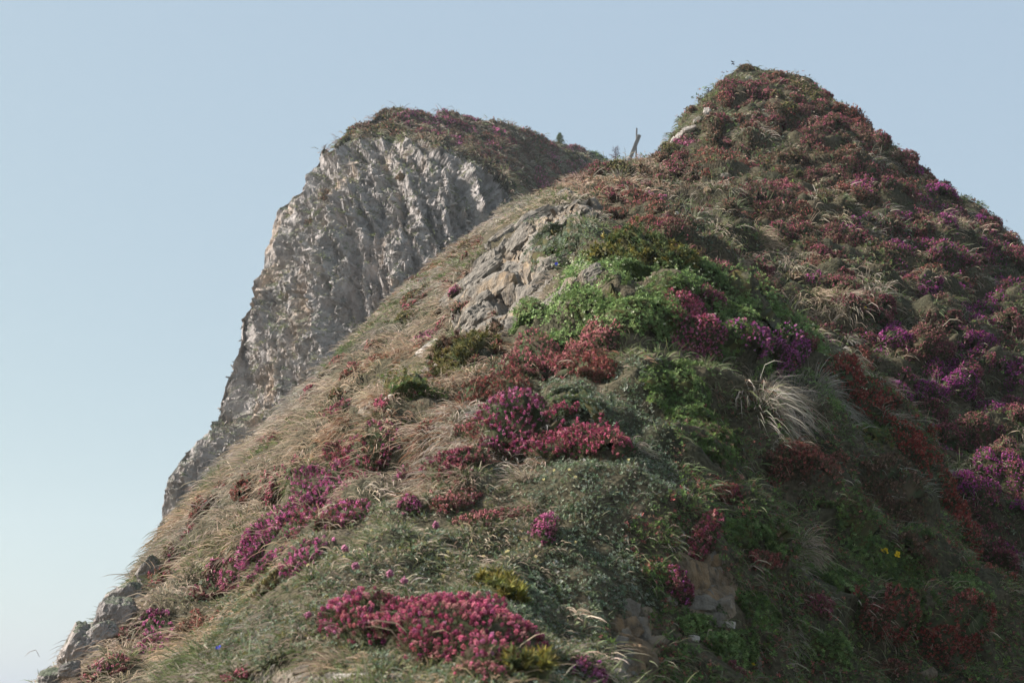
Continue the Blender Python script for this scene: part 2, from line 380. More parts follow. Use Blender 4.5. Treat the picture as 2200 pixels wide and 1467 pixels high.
C_TOP = [(300, 1330), (338, 1215), (350, 1160), (358, 1100), (372, 1050), (384, 1000), (396, 968), (425, 958), (440, 935), (465, 918), (472, 860), (490, 800), (503, 740), (512, 685), (540, 660), (550, 620), (565, 595),
         (572, 545), (588, 500), (612, 440), (640, 412), (664, 380), (678, 355), (700, 338), (740, 290), (770, 264), (800, 243), (830, 230), (850, 226), (880, 230), (910, 234), (935, 246), (965, 241), (990, 246), (1020, 256), (1060, 255), (1100, 264), (1135, 278),
         (1165, 300), (1200, 312), (1240, 330), (1290, 348), (1350, 372), (1450, 420)]
C_CP = [(300, 1330, 38.2), (340, 1200, 38.8), (360, 1100, 39.6), (395, 965, 40.2), (460, 920, 40.6), (500, 700, 42), (560, 600, 42.8), (590, 490, 43.6), (640, 410, 44.2), (700, 330, 45), (770, 260, 46.5), (850, 225, 48.5),
        (930, 235, 50), (1020, 250, 52), (1120, 270, 55), (1180, 300, 57), (1290, 345, 61), (1450, 410, 64), (600, 900, 38), (500, 950, 39.3), (700, 700, 38.6), (800, 600, 38.4), (650, 600, 40.3), (700, 450, 41.6),
        (800, 400, 41.6), (900, 350, 42.2), (900, 500, 39.4), (1000, 400, 41.4), (1000, 500, 39.5), (1090, 420, 43), (870, 285, 44.5), (1150, 400, 47.5), (1200, 370, 52), (1100, 340, 48.5), (1000, 310, 46.5),
        (1250, 380, 56), (900, 800, 36.2), (1100, 600, 38.5), (500, 1150, 37.3), (1350, 520, 50), (700, 1000, 36), (420, 1250, 37.4), (420, 1100, 38.6)]
rock_edge = curve([(300, 0), (655, 0), (672, 320), (700, 318), (760, 290), (820, 285), (870, 292), (960, 312), (1030, 345), (1070, 385), (1098, 425), (1120, 520), (1400, 800)])
def wrapC(xs, top):
    left = sstep(850, 650, xs)[:, None]
    d = unit(np.array([0.1, 1.0, 0]) * (1 - left) + np.array([0.45, 1.0, 0]) * left)
    return d, np.full(len(xs), 14.0), np.where(xs < 800, 0.9, 0.3)
def rockmask(px, py): return sstep(-12, 30, py - rock_edge(px))
def dispC(s, P, N, px, py):
    m = rockmask(px, py)
    q = P.copy(); lean = (P[..., 2] - 8) * 0.10
    X = P[..., 0] + lean + 0.35 * P[..., 1]
    warp = fbm(P * np.array([0.35, 0.35, 0.08]), 3, 41) * 0.6
    u = np.stack([X * 0.62 + warp, P[..., 1] * 0.25, P[..., 2] * 0.055], -1)
    rib = 1 - np.abs(fbm(u, 2, 43)) * 2.2                       # broad buttresses
    u2 = np.stack([X * 1.7 + warp * 1.5, P[..., 1] * 0.6, P[..., 2] * 0.12], -1)
    rib2 = 1 - np.abs(vnoise(u2, 47)) * 2
    # bedded plates dipping across the face
    zz = P[..., 2] * 3.4 + P[..., 0] * 1.2 + fbm(P * 0.9, 3, 53) * 2.4
    pl = zz - np.floor(zz); plate = np.minimum(pl, 1.6 * (1 - pl)) * (0.6 + 0.4 * vnoise(P * 1.1, 59))
    fine = fbm(P * np.array([4.5, 4.5, 2.6]), 4, 61, gain=0.66); sharp_ = 0.5 - np.abs(fbm(P * np.array([3.0, 3.0, 1.2]), 3, 63, gain=0.6)) * 2
    cells = np.floor(np.stack([X * 2.3 + fine * 0.5, P[..., 1] * 1.2, zz * 0.9], -1)).astype(np.int64)
    blk = _hash(cells[..., 0], cells[..., 1] * 0, cells[..., 2], 5)
    rough = sstep(0.35, 0.75, fbm(P * 0.5, 2, 71) * 0.5 + 0.6)
    rib3 = 1 - np.abs(vnoise(np.stack([X * 4.2 + warp * 3 + fine * 0.6, P[..., 1] * 1.2, P[..., 2] * 0.34], -1), 49)) * 2
    dr = rib * 0.52 + rib2 * 0.34 + rib3 * 0.24 + plate * 0.20 + fine * 0.22 + sharp_ * 0.12 + blk * 0.07
    edge = sstep(100, 10, py - np.interp(px, s.xs, s.yt)) * sstep(760, 660, px); dr = dr * (1 - 0.6 * edge) + 0.15 * edge
    dc = fbm(P * 0.9, 4, 67) * 0.34 + fbm(P * 2.6, 3, 69) * 0.16
    return P + N * ((dr - 0.34) * m + (dc - 0.15) * (1 - m))[..., None]
xsC = np.concatenate([np.arange(300, 1180, 2.2), np.arange(1182, 1450, 5)])
SCL = Sheet('cliff', xsC, curve(C_TOP), lambda x: np.maximum(curve([(300, 1420), (500, 1130), (700, 930), (900, 740), (1100, 560), (1300, 470), (1450, 500)])(x), curve(C_TOP)(x) + 40), 400, C_CP, wrapC, 12, dispC, M_CLIFF)
tag(SCL.obj, kind='structure')
# the heather cap of the cliff uses the turf material
me = SCL.obj.data; me.materials.append(M_SOIL)
cen = np.empty(len(me.polygons) * 3, np.float32); me.polygons.foreach_get('center', cen); cen = cen.reshape(-1, 3).astype(float)
cpx, cpy, _ = project(cen)
nrow = SCL.nv - 1; nu_ = len(xsC) - 1
mi = ((rockmask(cpx, cpy) + fbm(cen * 1.3, 3, 5) * 0.5) < 0.5).astype(np.int32)
me.polygons.foreach_set('material_index', mi)

D_TOP = [(1100, 340), (1150, 318), (1180, 306), (1215, 309), (1240, 313), (1262, 321), (1290, 334), (1320, 346), (1345, 346), (1365, 343), (1400, 350), (1460, 370)]
D_CP = [(1100, 340, 70), (1180, 306, 72), (1260, 320, 73), (1320, 346, 72), (1365, 343, 66), (1460, 370, 66), (1180, 430, 62), (1320, 430, 60), (1460, 430, 60)]
def dispD(s, P, N, px, py): return P + N * (fbm(P * 0.6, 4, 81) * 0.35)[..., None]
SD = Sheet('far_hillside', np.arange(1100, 1461, 6), curve(D_TOP), lambda x: np.full_like(x, 440.0), 40, D_CP, lambda xs, t: (np.repeat(np.array([[0.1, 1.0, 0]]), len(xs), 0), np.full(len(xs), 16.0), np.full(len(xs), 0.4)), 8, dispD, M_SOIL)
tag(SD.obj, kind='structure')

# valley floor far below
bm_v = np.array([(-280, -280, -60), (280, -280, -60), (280, 280, -60), (-280, 280, -60)], float)
vf = link('valley_floor', mesh_np('valley_floor', bm_v, np.array([(0, 1, 2), (0, 2, 3)]), M_SOIL, smooth=False)); tag(vf, kind='structure')

ctop = curve(C_TOP); btop = curve(B_TOP)
def locate(px, py):
    if py >= atop(px): return SA
    if px > 1150 and py >= btop(px): return SB
    if py >= ctop(px) and px < 1300: return SCL
    return SB if px > 1420 else SD
# ------------------------------------------------------------------ templates
def bipyr(c, r, h, k):
    V = [(c[0], c[1], c[2] - h), (c[0], c[1], c[2] + h)]
    for i in range(k):
        a = 2 * math.pi * i / k; V.append((c[0] + r * math.cos(a), c[1] + r * math.sin(a), c[2]))
    T = []
    for i in range(k):
        a, b = 2 + i, 2 + (i + 1) % k; T += [(0, b, a), (1, a, b)]
    return V, T
def head_template(n, k, r, seed):
    rg = random.Random(seed); V = []; T = []; B = []
    for i in range(n):
        t = (i + 0.5) / n; a = i * 2.4; rad = 0.34 * math.sin(math.pi * (0.15 + 0.8 * t)) + 0.06
        v, t3 = bipyr((rad * math.cos(a), rad * math.sin(a), -0.35 + 0.9 * t), r * rg.uniform(0.85, 1.15), r * 1.35, k)
        o = len(V); V += v; T += [tuple(x + o for x in q) for q in t3]
        b = rg.uniform(0.75, 1.25); B += [b * 0.75] + [b * 1.15] + [b] * k  # lit tip and shaded underside of each bell put into its colour
    return np.array(V, float), np.array(T), np.array(B)
HEAD_HI = head_template(9, 4, 0.21, 1); HEAD_MID = head_template(4, 3, 0.30, 2); HEAD_LO = head_template(2, 3, 0.42, 3)
def rosette(n, seed, wid=0.42, lift=0.55, fold=0.12):
    rg = random.Random(seed); V = []; T = []; B = []
    for i in range(n):
        a = i * 2.4 + rg.uniform(-0.4, 0.4); t = i / n; el = 0.15 + lift * (0.3 + t) ; L = rg.uniform(0.75, 1.15) * (1.0 - 0.25 * t)
        u = np.array([math.cos(a) * math.cos(el), math.sin(a) * math.cos(el), math.sin(el)]); sdv = np.array([-math.sin(a), math.cos(a), 0])
        up = np.cross(u, sdv); b = u * 0.08 + np.array([0, 0, 0.25 * t])
        o = len(V); V += [b, b + u * L * 0.35 + sdv * wid * L * 0.45 - up * fold * L, b + u * L * 0.35 - sdv * wid * L * 0.45 - up * fold * L,
                          b + u * L * 0.75 + sdv * wid * L * 0.38 - up * fold * L, b + u * L * 0.75 - sdv * wid * L * 0.38 - up * fold * L, b + u * L]
        T += [(o, o + 1, o + 2), (o + 1, o + 3, o + 2), (o + 2, o + 3, o + 4), (o + 3, o + 5, o + 4)]
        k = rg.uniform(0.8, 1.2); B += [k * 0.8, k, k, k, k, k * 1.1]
    return np.array(V, float), np.array(T), np.array(B)
ROS = [rosette(7, s) for s in (1, 2, 3)]
ROS_S = [rosette(5, s, 0.55, 0.5) for s in (4, 5)]
def needles(n, seed, wd_=0.06):
    rg = random.Random(seed); V = []; T = []; B = []
    for i in range(n):
        a = i * 2.4; el = rg.uniform(0.1, 1.3); L = rg.uniform(0.6, 1.1); z = rg.uniform(0, 0.9)
        u = np.array([math.cos(a) * math.cos(el), math.sin(a) * math.cos(el), math.sin(el)]); sdv = unit(np.cross(u, np.array([rg.gauss(0, 1), rg.gauss(0, 1), rg.gauss(0, 1)])))
        b = np.array([0, 0, z * 0.7]); o = len(V)
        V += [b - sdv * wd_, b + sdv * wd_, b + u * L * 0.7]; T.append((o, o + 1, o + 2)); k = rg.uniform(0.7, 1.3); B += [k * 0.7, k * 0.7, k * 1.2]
    return np.array(V, float), np.array(T), np.array(B)
NEED = [needles(18, s, 0.11) for s in (1, 2)]
STEM = needles(7, 9)

PAL = dict(
    magenta=[(0.48, 0.095, 0.23), (0.41, 0.07, 0.20), (0.56, 0.18, 0.31), (0.35, 0.05, 0.16)],
    crimson=[(0.47, 0.07, 0.15), (0.39, 0.05, 0.12), (0.54, 0.13, 0.20), (0.31, 0.04, 0.09), (0.43, 0.11, 0.12)],
    salmon=[(0.46, 0.14, 0.14), (0.40, 0.10, 0.13), (0.50, 0.20, 0.17), (0.36, 0.09, 0.10)],
    rust=[(0.21, 0.048, 0.042), (0.165, 0.040, 0.036), (0.25, 0.068, 0.055), (0.18, 0.06, 0.036)],
    wine=[(0.20, 0.035, 0.065), (0.15, 0.03, 0.055), (0.25, 0.06, 0.09), (0.17, 0.045, 0.045)],
    violet=[(0.52, 0.085, 0.37), (0.44, 0.065, 0.32), (0.60, 0.16, 0.45), (0.36, 0.055, 0.24)],
    plum=[(0.34, 0.05, 0.24), (0.27, 0.04, 0.19), (0.40, 0.09, 0.28), (0.23, 0.035, 0.14)],
    ember=[(0.33, 0.065, 0.052), (0.26, 0.05, 0.042), (0.38, 0.10, 0.075), (0.22, 0.045, 0.04)],
    mauve=[(0.56, 0.15, 0.31), (0.48, 0.11, 0.27), (0.63, 0.23, 0.39), (0.40, 0.08, 0.20)],
    brown=[(0.10, 0.058, 0.042), (0.08, 0.050, 0.036), (0.125, 0.072, 0.05), (0.085, 0.060, 0.034)],
    olive=[(0.15, 0.13, 0.045), (0.11, 0.11, 0.04), (0.19, 0.16, 0.05), (0.09, 0.10, 0.04)],
    green=[(0.175, 0.26, 0.075), (0.135, 0.21, 0.06), (0.235, 0.315, 0.105), (0.11, 0.17, 0.05)],
    dkgreen=[(0.065, 0.10, 0.03), (0.055, 0.085, 0.03), (0.09, 0.13, 0.035), (0.05, 0.065, 0.025)],
    juniper=[(0.10, 0.13, 0.05), (0.085, 0.12, 0.05), (0.13, 0.15, 0.055), (0.16, 0.15, 0.05)],
    gold=[(0.24, 0.20, 0.04), (0.18, 0.17, 0.04), (0.28, 0.22, 0.06), (0.13, 0.14, 0.04)],
    teal=[(0.13, 0.165, 0.10), (0.10, 0.135, 0.08), (0.17, 0.20, 0.135), (0.25, 0.26, 0.20), (0.085, 0.115, 0.055)],
    straw=[(0.48, 0.375, 0.285), (0.42, 0.32, 0.235), (0.55, 0.44, 0.35), (0.35, 0.265, 0.19), (0.46, 0.345, 0.245)],
    strawgrey=[(0.33, 0.275, 0.205), (0.28, 0.23, 0.17), (0.38, 0.32, 0.245), (0.23, 0.19, 0.135)],
    grass=[(0.13, 0.165, 0.06), (0.105, 0.14, 0.05), (0.16, 0.20, 0.075), (0.18, 0.185, 0.085)],
    greygrass=[(0.22, 0.21, 0.125), (0.18, 0.175, 0.105), (0.27, 0.25, 0.165), (0.16, 0.15, 0.085)],
    rustgrass=[(0.26, 0.13, 0.08), (0.22, 0.11, 0.065), (0.30, 0.17, 0.11), (0.19, 0.085, 0.055)],
    stemfol=[(0.06, 0.065, 0.03), (0.075, 0.06, 0.035), (0.05, 0.07, 0.03), (0.09, 0.065, 0.04)],
)
for _k in ('dkgreen', 'brown', 'rust', 'wine'): PAL[_k] = [tuple(1.5 * c for c in v) for v in PAL[_k]]
PAL['green'] = [tuple(0.9 * c + 0.1 * (sum(v) / 3) for c in v) for v in PAL['green']]
for _k in ('magenta', 'crimson', 'salmon', 'violet', 'rust', 'wine'):
    PAL[_k] = [tuple(0.86 * c + 0.14 * (sum(v) / 3) for c in v) for v in PAL[_k]]
def pick(name, n, rng, jit=0.14):
    p = np.array(PAL[name]); c = p[rng.integers(0, len(p), n)]
    return c * (1 + rng.normal(0, jit, (n, 1))) * (1 + rng.normal(0, 0.05, (n, 3)))

def down(N):
    D = -ZUP + N * N[:, 2:3]; return unit(D)
def tufts(mb, P, N, L, nb, width, pal0, pal1, rng, droop=0.8, spread=0.35, stiff=0.5, gfrac=0.0, gpal='grass', flow=None):
    """grass tufts: nb blades from each point, arching over and hanging down the slope"""
    M = len(P)
    if M == 0: return
    r = lambda a: np.repeat(a, nb, 0)
    n = M * nb; Pb = r(P); Nb = r(N); Lb = r(L) * rng.uniform(0.55, 1.15, n); wb = r(width) * rng.uniform(0.7, 1.25, n)
    D = down(Nb)
    if flow is not None: D = unit(D + flow)
    tw = r(unit(rng.normal(0, 1, (M, 3))))                                  # each tuft combs its own way
    q = rng.normal(0, 1, (n, 3)); tang = q - Nb * (q * Nb).sum(-1, keepdims=True)
    base = Pb + tang * (spread * Lb)[:, None] * 0.45 - Nb * 0.006
    d1 = unit(Nb * 0.55 + ZUP * stiff + tang * 0.42 + D * 0.25 + tw * 0.15)
    P1 = base + d1 * (Lb * 0.5)[:, None]
    d2 = unit(D * droop + tang * 0.30 + tw * 0.45 + d1 * (1.0 - droop) - ZUP * 0.55 * droop + Nb * 0.12)
    P2 = P1 + d2 * (Lb * 0.62)[:, None]
    side = unit(np.cross(d1 + d2, rng.normal(0, 1, (n, 3)) * 0.7 + FWD))
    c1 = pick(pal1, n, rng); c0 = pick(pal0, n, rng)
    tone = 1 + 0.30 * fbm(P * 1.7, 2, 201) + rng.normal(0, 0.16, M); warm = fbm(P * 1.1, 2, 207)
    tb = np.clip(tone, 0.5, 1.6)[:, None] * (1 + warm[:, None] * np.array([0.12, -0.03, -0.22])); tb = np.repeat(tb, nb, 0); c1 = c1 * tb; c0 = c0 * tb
    if gfrac > 0:
        g = rng.random(n) < gfrac; c1[g] = pick(gpal, int(g.sum()), rng); c0[g] = c1[g] * 0.8
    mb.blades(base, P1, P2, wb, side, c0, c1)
def bw(d): return 0.0018 + 0.00036 * d

# ------------------------------------------------------------------ cushions: heather, shrubs, mats
OCC = []           # ground already taken: (sheet, x, y, rx, ry, cos, sin)
def clump(name, px, py, rx, ry, rot, style, pal, h_px, label, cat, group=None, sheet=None, dens=1.0, seed=0, mixpal=None, mixf=0.0, parts=None, hair=0, sparse=0.0, into=None):
    rng = np.random.default_rng(1000 + seed + int(px * 7 + py * 13))
    sh = sheet or locate(px, py)
    c, s_ = math.cos(math.radians(rot)), math.sin(math.radians(rot))
    cP, cN = sh.at(px, py); d = project(cP)[2][0]; cP = cP[0]; cN = cN[0]
    ppm = FPX / d; H = h_px / ppm
    OCC.append((sh, px, py, rx, ry, c, s_))
    ph = rng.uniform(0, 6.28, 4)
    def place(r, a, lim=1.0):
        R = 1 + 0.16 * np.sin(2 * a + ph[0]) + 0.12 * np.sin(3 * a + ph[1]) + 0.08 * np.sin(5 * a + ph[2]) + 0.05 * np.sin(9 * a + ph[3])
        x = rx * R * r * np.cos(a); y = ry * R * r * np.sin(a)
        X = px + x * c + y * s_; Y = py - x * s_ + y * c
        P, N = sh.at(X, Y)
        off = P - cP; ln_ = np.linalg.norm(off, axis=-1); mx = 1.35 * max(rx, 2.2 * ry) / ppm * lim
        far = ln_ > mx; P = np.where(far[:, None], cP + off * (mx / np.maximum(ln_, 1e-6))[:, None], P); N = np.where(far[:, None], cN, N)
        lift = unit(N + 0.5 * ZUP)
        hh = H * np.sqrt(np.clip(1 - r ** 2.6, 0, 1)) * (0.80 + 0.45 * fbm(P * (0.35 / max(H, 0.03)), 2, 7) + 0.12)
        out = P - cP; out = out - lift * (out * lift).sum(-1, keepdims=True); out = unit(out)
        return P, N, lift, hh, unit(lift + out * (r ** 2)[:, None] * 0.9)
    fol = MB()
    # dark twiggy core
    nr, na = 7, 22
    rr = np.linspace(0, 1.04, nr); aa = np.linspace(0, 2 * math.pi, na, endpoint=False)
    R2, A2 = np.meshgrid(rr, aa, indexing='ij'); P, N, lf, hh, dn = place(np.minimum(R2.ravel(), 1.0), A2.ravel(), 0.72)
    cv = P + lf * (hh * 0.72)[:, None] - N * (np.where(R2.ravel() > 0.95, 0.02 + 0.1 * H, 0))[:, None]
    cv += rng.normal(0, H * 0.05, cv.shape)
    ix = np.arange(nr * na).reshape(nr, na); nx = np.roll(ix, -1, 1)
    T = np.concatenate([np.c_[ix[:-1].ravel(), ix[1:].ravel(), nx[1:].ravel()], np.c_[ix[:-1].ravel(), nx[1:].ravel(), nx[:-1].ravel()]])
    corec = pick('stemfol', len(cv), rng)
    if style in ('leaf', 'needle'): corec = pick('olive', len(cv), rng) * 0.45
    if sparse < 0.3: fol.raw(cv, T, corec)
    area = math.pi * rx * ry
    flo = MB()
    if style == 'flower':
        hp = max(0.015 * ppm, 3.8); hs_ = hp / ppm; sp = hp * 0.80
        n = int(dens * 1.45 * area / sp ** 2 * (1 + 0.5 * h_px / max(ry, 6))) + 12
        r = np.sqrt(rng.random(n)); a = rng.uniform(0, 2 * math.pi, n)
        P, N, lf, hh, dn = place(r, a)
        keep = (rng.random(n) > sparse) & (fbm(P * (9.0 / max(d, 4) * 0.9), 2, seed + 3) > -0.85 + 0.5 * sparse)
        P, N, lf, hh, dn = P[keep], N[keep], lf[keep], hh[keep], dn[keep]; n = len(P)
        pos = P + lf * (hh * rng.uniform(0.86, 1.12, n) + hs_ * 0.15)[:, None]
        tp = HEAD_HI if hp > 8.5 else (HEAD_MID if hp > 4.6 or area > 9000 else HEAD_LO)
        col = pick(pal, n, rng)
        if mixpal:
            k = fbm(P * (6.0 / max(d, 4)), 2, seed + 9) * 0.8 + rng.normal(0, 0.25, n) > (0.5 - mixf) * 1.2; col[k] = pick(mixpal, int(k.sum()), rng)
        z_ = rng.random(n); f1 = z_ < 0.10; col[f1] = col[f1] * 0.45 + np.array([0.24, 0.15, 0.11]); f2 = z_ > 0.86; col[f2] *= 0.5
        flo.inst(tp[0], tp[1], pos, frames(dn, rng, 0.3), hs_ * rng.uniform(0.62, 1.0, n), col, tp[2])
        # leafy stems between and below the heads
        m = int(n * 1.1) + 8
        r = np.sqrt(rng.random(m)); a = rng.uniform(0, 2 * math.pi, m); P, N, lf, hh, dn = place(r, a)
        pos = P + lf * (hh * rng.uniform(0.45, 0.98, m))[:, None]
        scol = pick('stemfol', m, rng) * 1.5
        if pal in ('rust', 'brown', 'wine'): scol = scol * 0.5 + pick('brown', m, rng) * 0.55
        fol.inst(STEM[0], STEM[1], pos, frames(dn, rng, 0.3), hs_ * 2.0 * rng.uniform(0.8, 1.3, m) * np.ones(m), scol, STEM[2])
    else:
        ls = {'leaf': 0.020, 'needle': 0.05}[style]; hp = max(ls * ppm, 9.0); hs_ = hp / ppm; sp = hp * (0.62 if style == 'leaf' else 0.5)
        n = int(dens * 1.5 * area / sp ** 2 * (1 + 0.5 * h_px / max(ry, 6))) + 12
        r = np.sqrt(rng.random(n)); a = rng.uniform(0, 2 * math.pi, n); P, N, lf, hh, dn = place(r, a)
        keep = rng.random(n) > sparse; P, N, lf, hh, dn = P[keep], N[keep], lf[keep], hh[keep], dn[keep]; n = len(P)
        pos = P + lf * (hh * rng.uniform(0.72, 1.12, n))[:, None]
        if style == 'needle': pos += lf * (H * 0.18 * np.maximum(0, fbm(P * (1.2 / max(H, .02) * 0.5), 2, 5)))[:, None]
        col = pick(pal, n, rng)
        if mixpal:
            k = fbm(P * 3.0, 2, seed + 9) + rng.normal(0, 0.25, n) > (0.5 - mixf) * 1.2; col[k] = pick(mixpal, int(k.sum()), rng)
        tl = ROS if style == 'leaf' else NEED
        w = rng.integers(0, len(tl), n)
        for k in range(len(tl)):
            q = w == k
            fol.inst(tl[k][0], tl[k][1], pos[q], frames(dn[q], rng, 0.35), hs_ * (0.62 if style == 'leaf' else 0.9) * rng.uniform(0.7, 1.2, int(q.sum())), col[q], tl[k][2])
    if hair:
        r = np.sqrt(rng.random(hair)); a = rng.uniform(0, 2 * math.pi, hair); P, N, lf, hh, dn = place(r, a)
        tufts(fol, P + lf * (hh * 0.5)[:, None], N, np.full(hair, max(0.10, H * 1.3)) * rng.uniform(0.7, 1.3, hair), 4, np.full(hair, bw(d)), 'strawgrey', 'straw', rng, 0.7, 0.5)
    if into is not None:
        for b_ in (fol, flo):
            if b_.n: into.raw(np.concatenate(b_.V), np.concatenate(b_.T), np.concatenate(b_.C))
        return None
    origin = cP - cN * 0.01
    big = parts if parts is not None else (rx * ry > 1300 and flo.n > 0)
    mt = M_HEATH if style == 'flower' else M_LEAF
    if big and flo.n:
        e = link(name, None, None, origin); e.empty_display_size = 0.1
        for nm, mb_ in (('foliage', fol), ('flowers', flo)):
            V = np.concatenate(mb_.V) - origin
            me_ = mesh_np(nm, V, np.concatenate(mb_.T), mt, np.clip(np.concatenate(mb_.C), 0.002, 1), nm != 'flowers')
            link(nm, me_, e)['kind'] = 'stuff'
        o = e
    else:
        if flo.n:
            fol.raw(np.concatenate(flo.V), np.concatenate(flo.T), np.concatenate(flo.C))
        o = fol.build(name, mt, None, origin)
    tag(o, label, cat, group)
    return o

def tussock(px, py, size, label, group=None, pal='straw', gfrac=0.12, nb=90, droop=0.85, wide=1.0, sheet=None, stiff=0.5, parts=False, seed=0):
    rng = np.random.default_rng(5000 + seed + int(px * 5 + py * 11))
    sh = sheet or locate(px, py); P, N = sh.at(px, py); d = project(P)[2][0]
    L = size / FPX * d; mb = MB()
    k = max(3, int(5 * wide)); off = np.clip(rng.normal(0, 1, (k, 3)), -1.3, 1.3) * L * 0.11; off[:, 0] *= 1.0 + 1.6 * (wide - 1)
    off = off - N * (off * N).sum(-1, keepdims=True)
    Pk = P + off; q = project(Pk); Pk2, Nk = sh.at(q[0], q[1])
    m2 = MB()
    tufts(mb, Pk2, Nk, np.full(k, L), int(1.4 * nb) // k, np.full(k, bw(d) * 0.75), 'strawgrey', pal, rng, droop, 0.45, stiff, 0.0)
    if gfrac > 0: tufts(m2, Pk2, Nk, np.full(k, L * 0.62), max(3, int(nb * gfrac / k)), np.full(k, bw(d)), 'grass', 'grass', rng, droop * 0.6, 0.5, stiff + 0.2)
    origin = P[0] - N[0] * 0.01
    if parts and gfrac > 0:
        o = link('grass_tussock', None, None, origin); o.empty_display_size = 0.1
        for nm, b in (('dry_blades', mb), ('green_blades', m2)):
            me_ = mesh_np(nm, np.concatenate(b.V) - origin, np.concatenate(b.T), M_GRASS, np.clip(np.concatenate(b.C), 0.002, 1)); link(nm, me_, o)['kind'] = 'stuff'
    else:
        if m2.n: mb.raw(np.concatenate(m2.V), np.concatenate(m2.T), np.concatenate(m2.C))
        o = mb.build('grass_tussock', M_GRASS, None, origin)
    return tag(o, label, 'grass', group)

# ------------------------------------------------------------------ rocks
import bmesh
_ICO = {}
def ico(n):
    if n not in _ICO:
        bm = bmesh.new(); bmesh.ops.create_icosphere(bm, subdivisions=n, radius=1.0); bm.verts.index_update()
        _ICO[n] = (np.array([v.co[:] for v in bm.verts]), np.array([[v.index for v in f.verts] for f in bm.faces])); bm.free()
    return _ICO[n]
def rock_mesh(name, dims, seed, mat, sub=3, rough=0.10, boxy=0.8):
    rg = np.random.default_rng(seed); D, T = ico(sub + 1)
    ax = np.concatenate([np.eye(3), -np.eye(3)]); n = unit(ax + rg.normal(0, 0.16, (6, 3))); h = rg.uniform(0.78, 1.0, 6)
    n = np.concatenate([n, unit(rg.normal(0, 1, (9, 3)))]); h = np.concatenate([h, rg.uniform(0.86, 1.22, 9)])
    dn = np.maximum(D @ n.T, 1e-3); r = (h[None] / dn); r = np.where(D @ n.T > 0.05, r, 9)
    r = np.concatenate([np.minimum(r, 4), np.full((len(D), 1), 1.5)], 1)
    k = 60.0; rr = -np.log(np.exp(-k * r).sum(1)) / k
    V = D * rr[:, None]
    q = V * 1.6 + seed * 1.37
    lay = q[:, 1] * 1.8 + q[:, 2] * 0.7 + fbm(q * 0.8, 2, 5) * 0.9; lay = lay - np.floor(lay)
    cr = np.abs(fbm(q * np.array([1.1, 1.8, 1.1]) + 4, 2, 3))
    V = V + D * (fbm(q * 1.2, 4, seed % 97, gain=0.55) * rough * 0.9 - sstep(0.10, 0.0, cr) * rough * 0.9 + (np.minimum(lay, 4 * (1 - lay)) - 0.4) * rough * 0.6)[:, None]
    V = V * (np.array(dims) * 0.5)
    return mesh_np(name, V, T, mat, smooth=False)
def rock_at(name, px, py, ln, wd, ang, mat, label=None, group=None, parent=None, seed=None, thick=0.7, out=0.25, sheet=None, sub=3, rough=0.16, origin=None, cat='rock', edge=None):
    seed = seed if seed is not None else int(px * 3 + py * 7)
    sh = sheet or locate(px, py); P, N = sh.at(px, py); d = project(P)[2][0]; P = P[0]; N = N[0]
    if edge is not None:
        Pe, N = sh.at(px + edge[0], py + edge[1]); d = project(Pe)[2][0] * 1.02; N = N[0]; P = CAM + ray(np.array(float(px)), np.array(float(py))) * d
    k = d / FPX; L = ln * k; Wd = wd * k; Th = Wd * thick
    n = unit(N * 0.65 - FWD * 0.55) if edge is None else unit(N * 0.12 - FWD); up = UPV - n * (UPV @ n); up = unit(up); rt = np.cross(up, n); rt = unit(rt)
    a = math.radians(ang); lo = rt * math.cos(a) + up * math.sin(a); wv = np.cross(n, lo)
    me_ = rock_mesh(name, (L, Wd, Th), seed, mat, sub, rough)
    o = link(name, me_, parent)
    Mx = Matrix(((lo[0], wv[0], n[0]), (lo[1], wv[1], n[1]), (lo[2], wv[2], n[2])))
    loc = P + n * Th * out
    if origin is not None: loc = loc - origin
    o.matrix_local = Matrix.Translation(Vector(loc)) @ Mx.to_4x4()
    if label: tag(o, label, cat, group)
    return o
def outcrop(px, py, label, pieces, mat, piece='slab', **kw):
    sh = locate(px, py); P, N = sh.at(px, py); origin = P[0] - N[0] * 0.02
    e = link('rock_outcrop', None, None, origin); e.empty_display_size = 0.2
    for k, p in enumerate(pieces):
        p = (p[0], p[1], p[2] * 1.15, p[3] * 1.2) + tuple(p[4:])
        rock_at(piece, *p[:5], p[5] if len(p) > 5 else mat, parent=e, origin=origin, seed=int(px + k * 37), **kw)
    return tag(e, label, 'rock outcrop')
rg = random.Random(4)
main = [(1065, 658, 96, 78, 60), (1016, 615, 110, 28, 65), (1040, 578, 72, 26, 80), (1065, 578, 60, 22, 110), (1105, 547, 92, 40, 65), (1095, 513, 70, 18, 60), (1114, 490, 26, 15, 30),
        (1132, 480, 42, 20, 50), (1157, 466, 60, 25, 30), (1215, 436, 36, 28, 80), (1264, 452, 50, 28, 30), (1279, 492, 45, 25, -30), (1095, 599, 62, 35, 60), (1117, 590, 92, 30, 65), (1138, 590, 72, 25, 60),
        (1153, 615, 72, 38, 55), (1181, 600, 42, 24, 40), (1181, 627, 42, 26, 20), (1126, 645, 62, 30, 50), (1157, 655, 52, 30, 20), (1107, 655, 38, 26, 120), (1012, 694, 62, 45, 60), (997, 645, 62, 20, 55),
        (1245, 596, 48, 18, 85), (1218, 627, 42, 22, 80), (1273, 604, 42, 30, 20), (1200, 560, 50, 30, 30), (1040, 640, 60, 26, 70), (1078, 545, 56, 16, 72), (1150, 570, 60, 22, 62), (1190, 655, 40, 24, 30), (1125, 520, 50, 22, 62), (1028, 660, 60, 24, 62), (1085, 620, 60, 20, 58), (1055, 702, 50, 22, 25), (1235, 470, 46, 18, 15), (1180, 450, 40, 16, 20)]
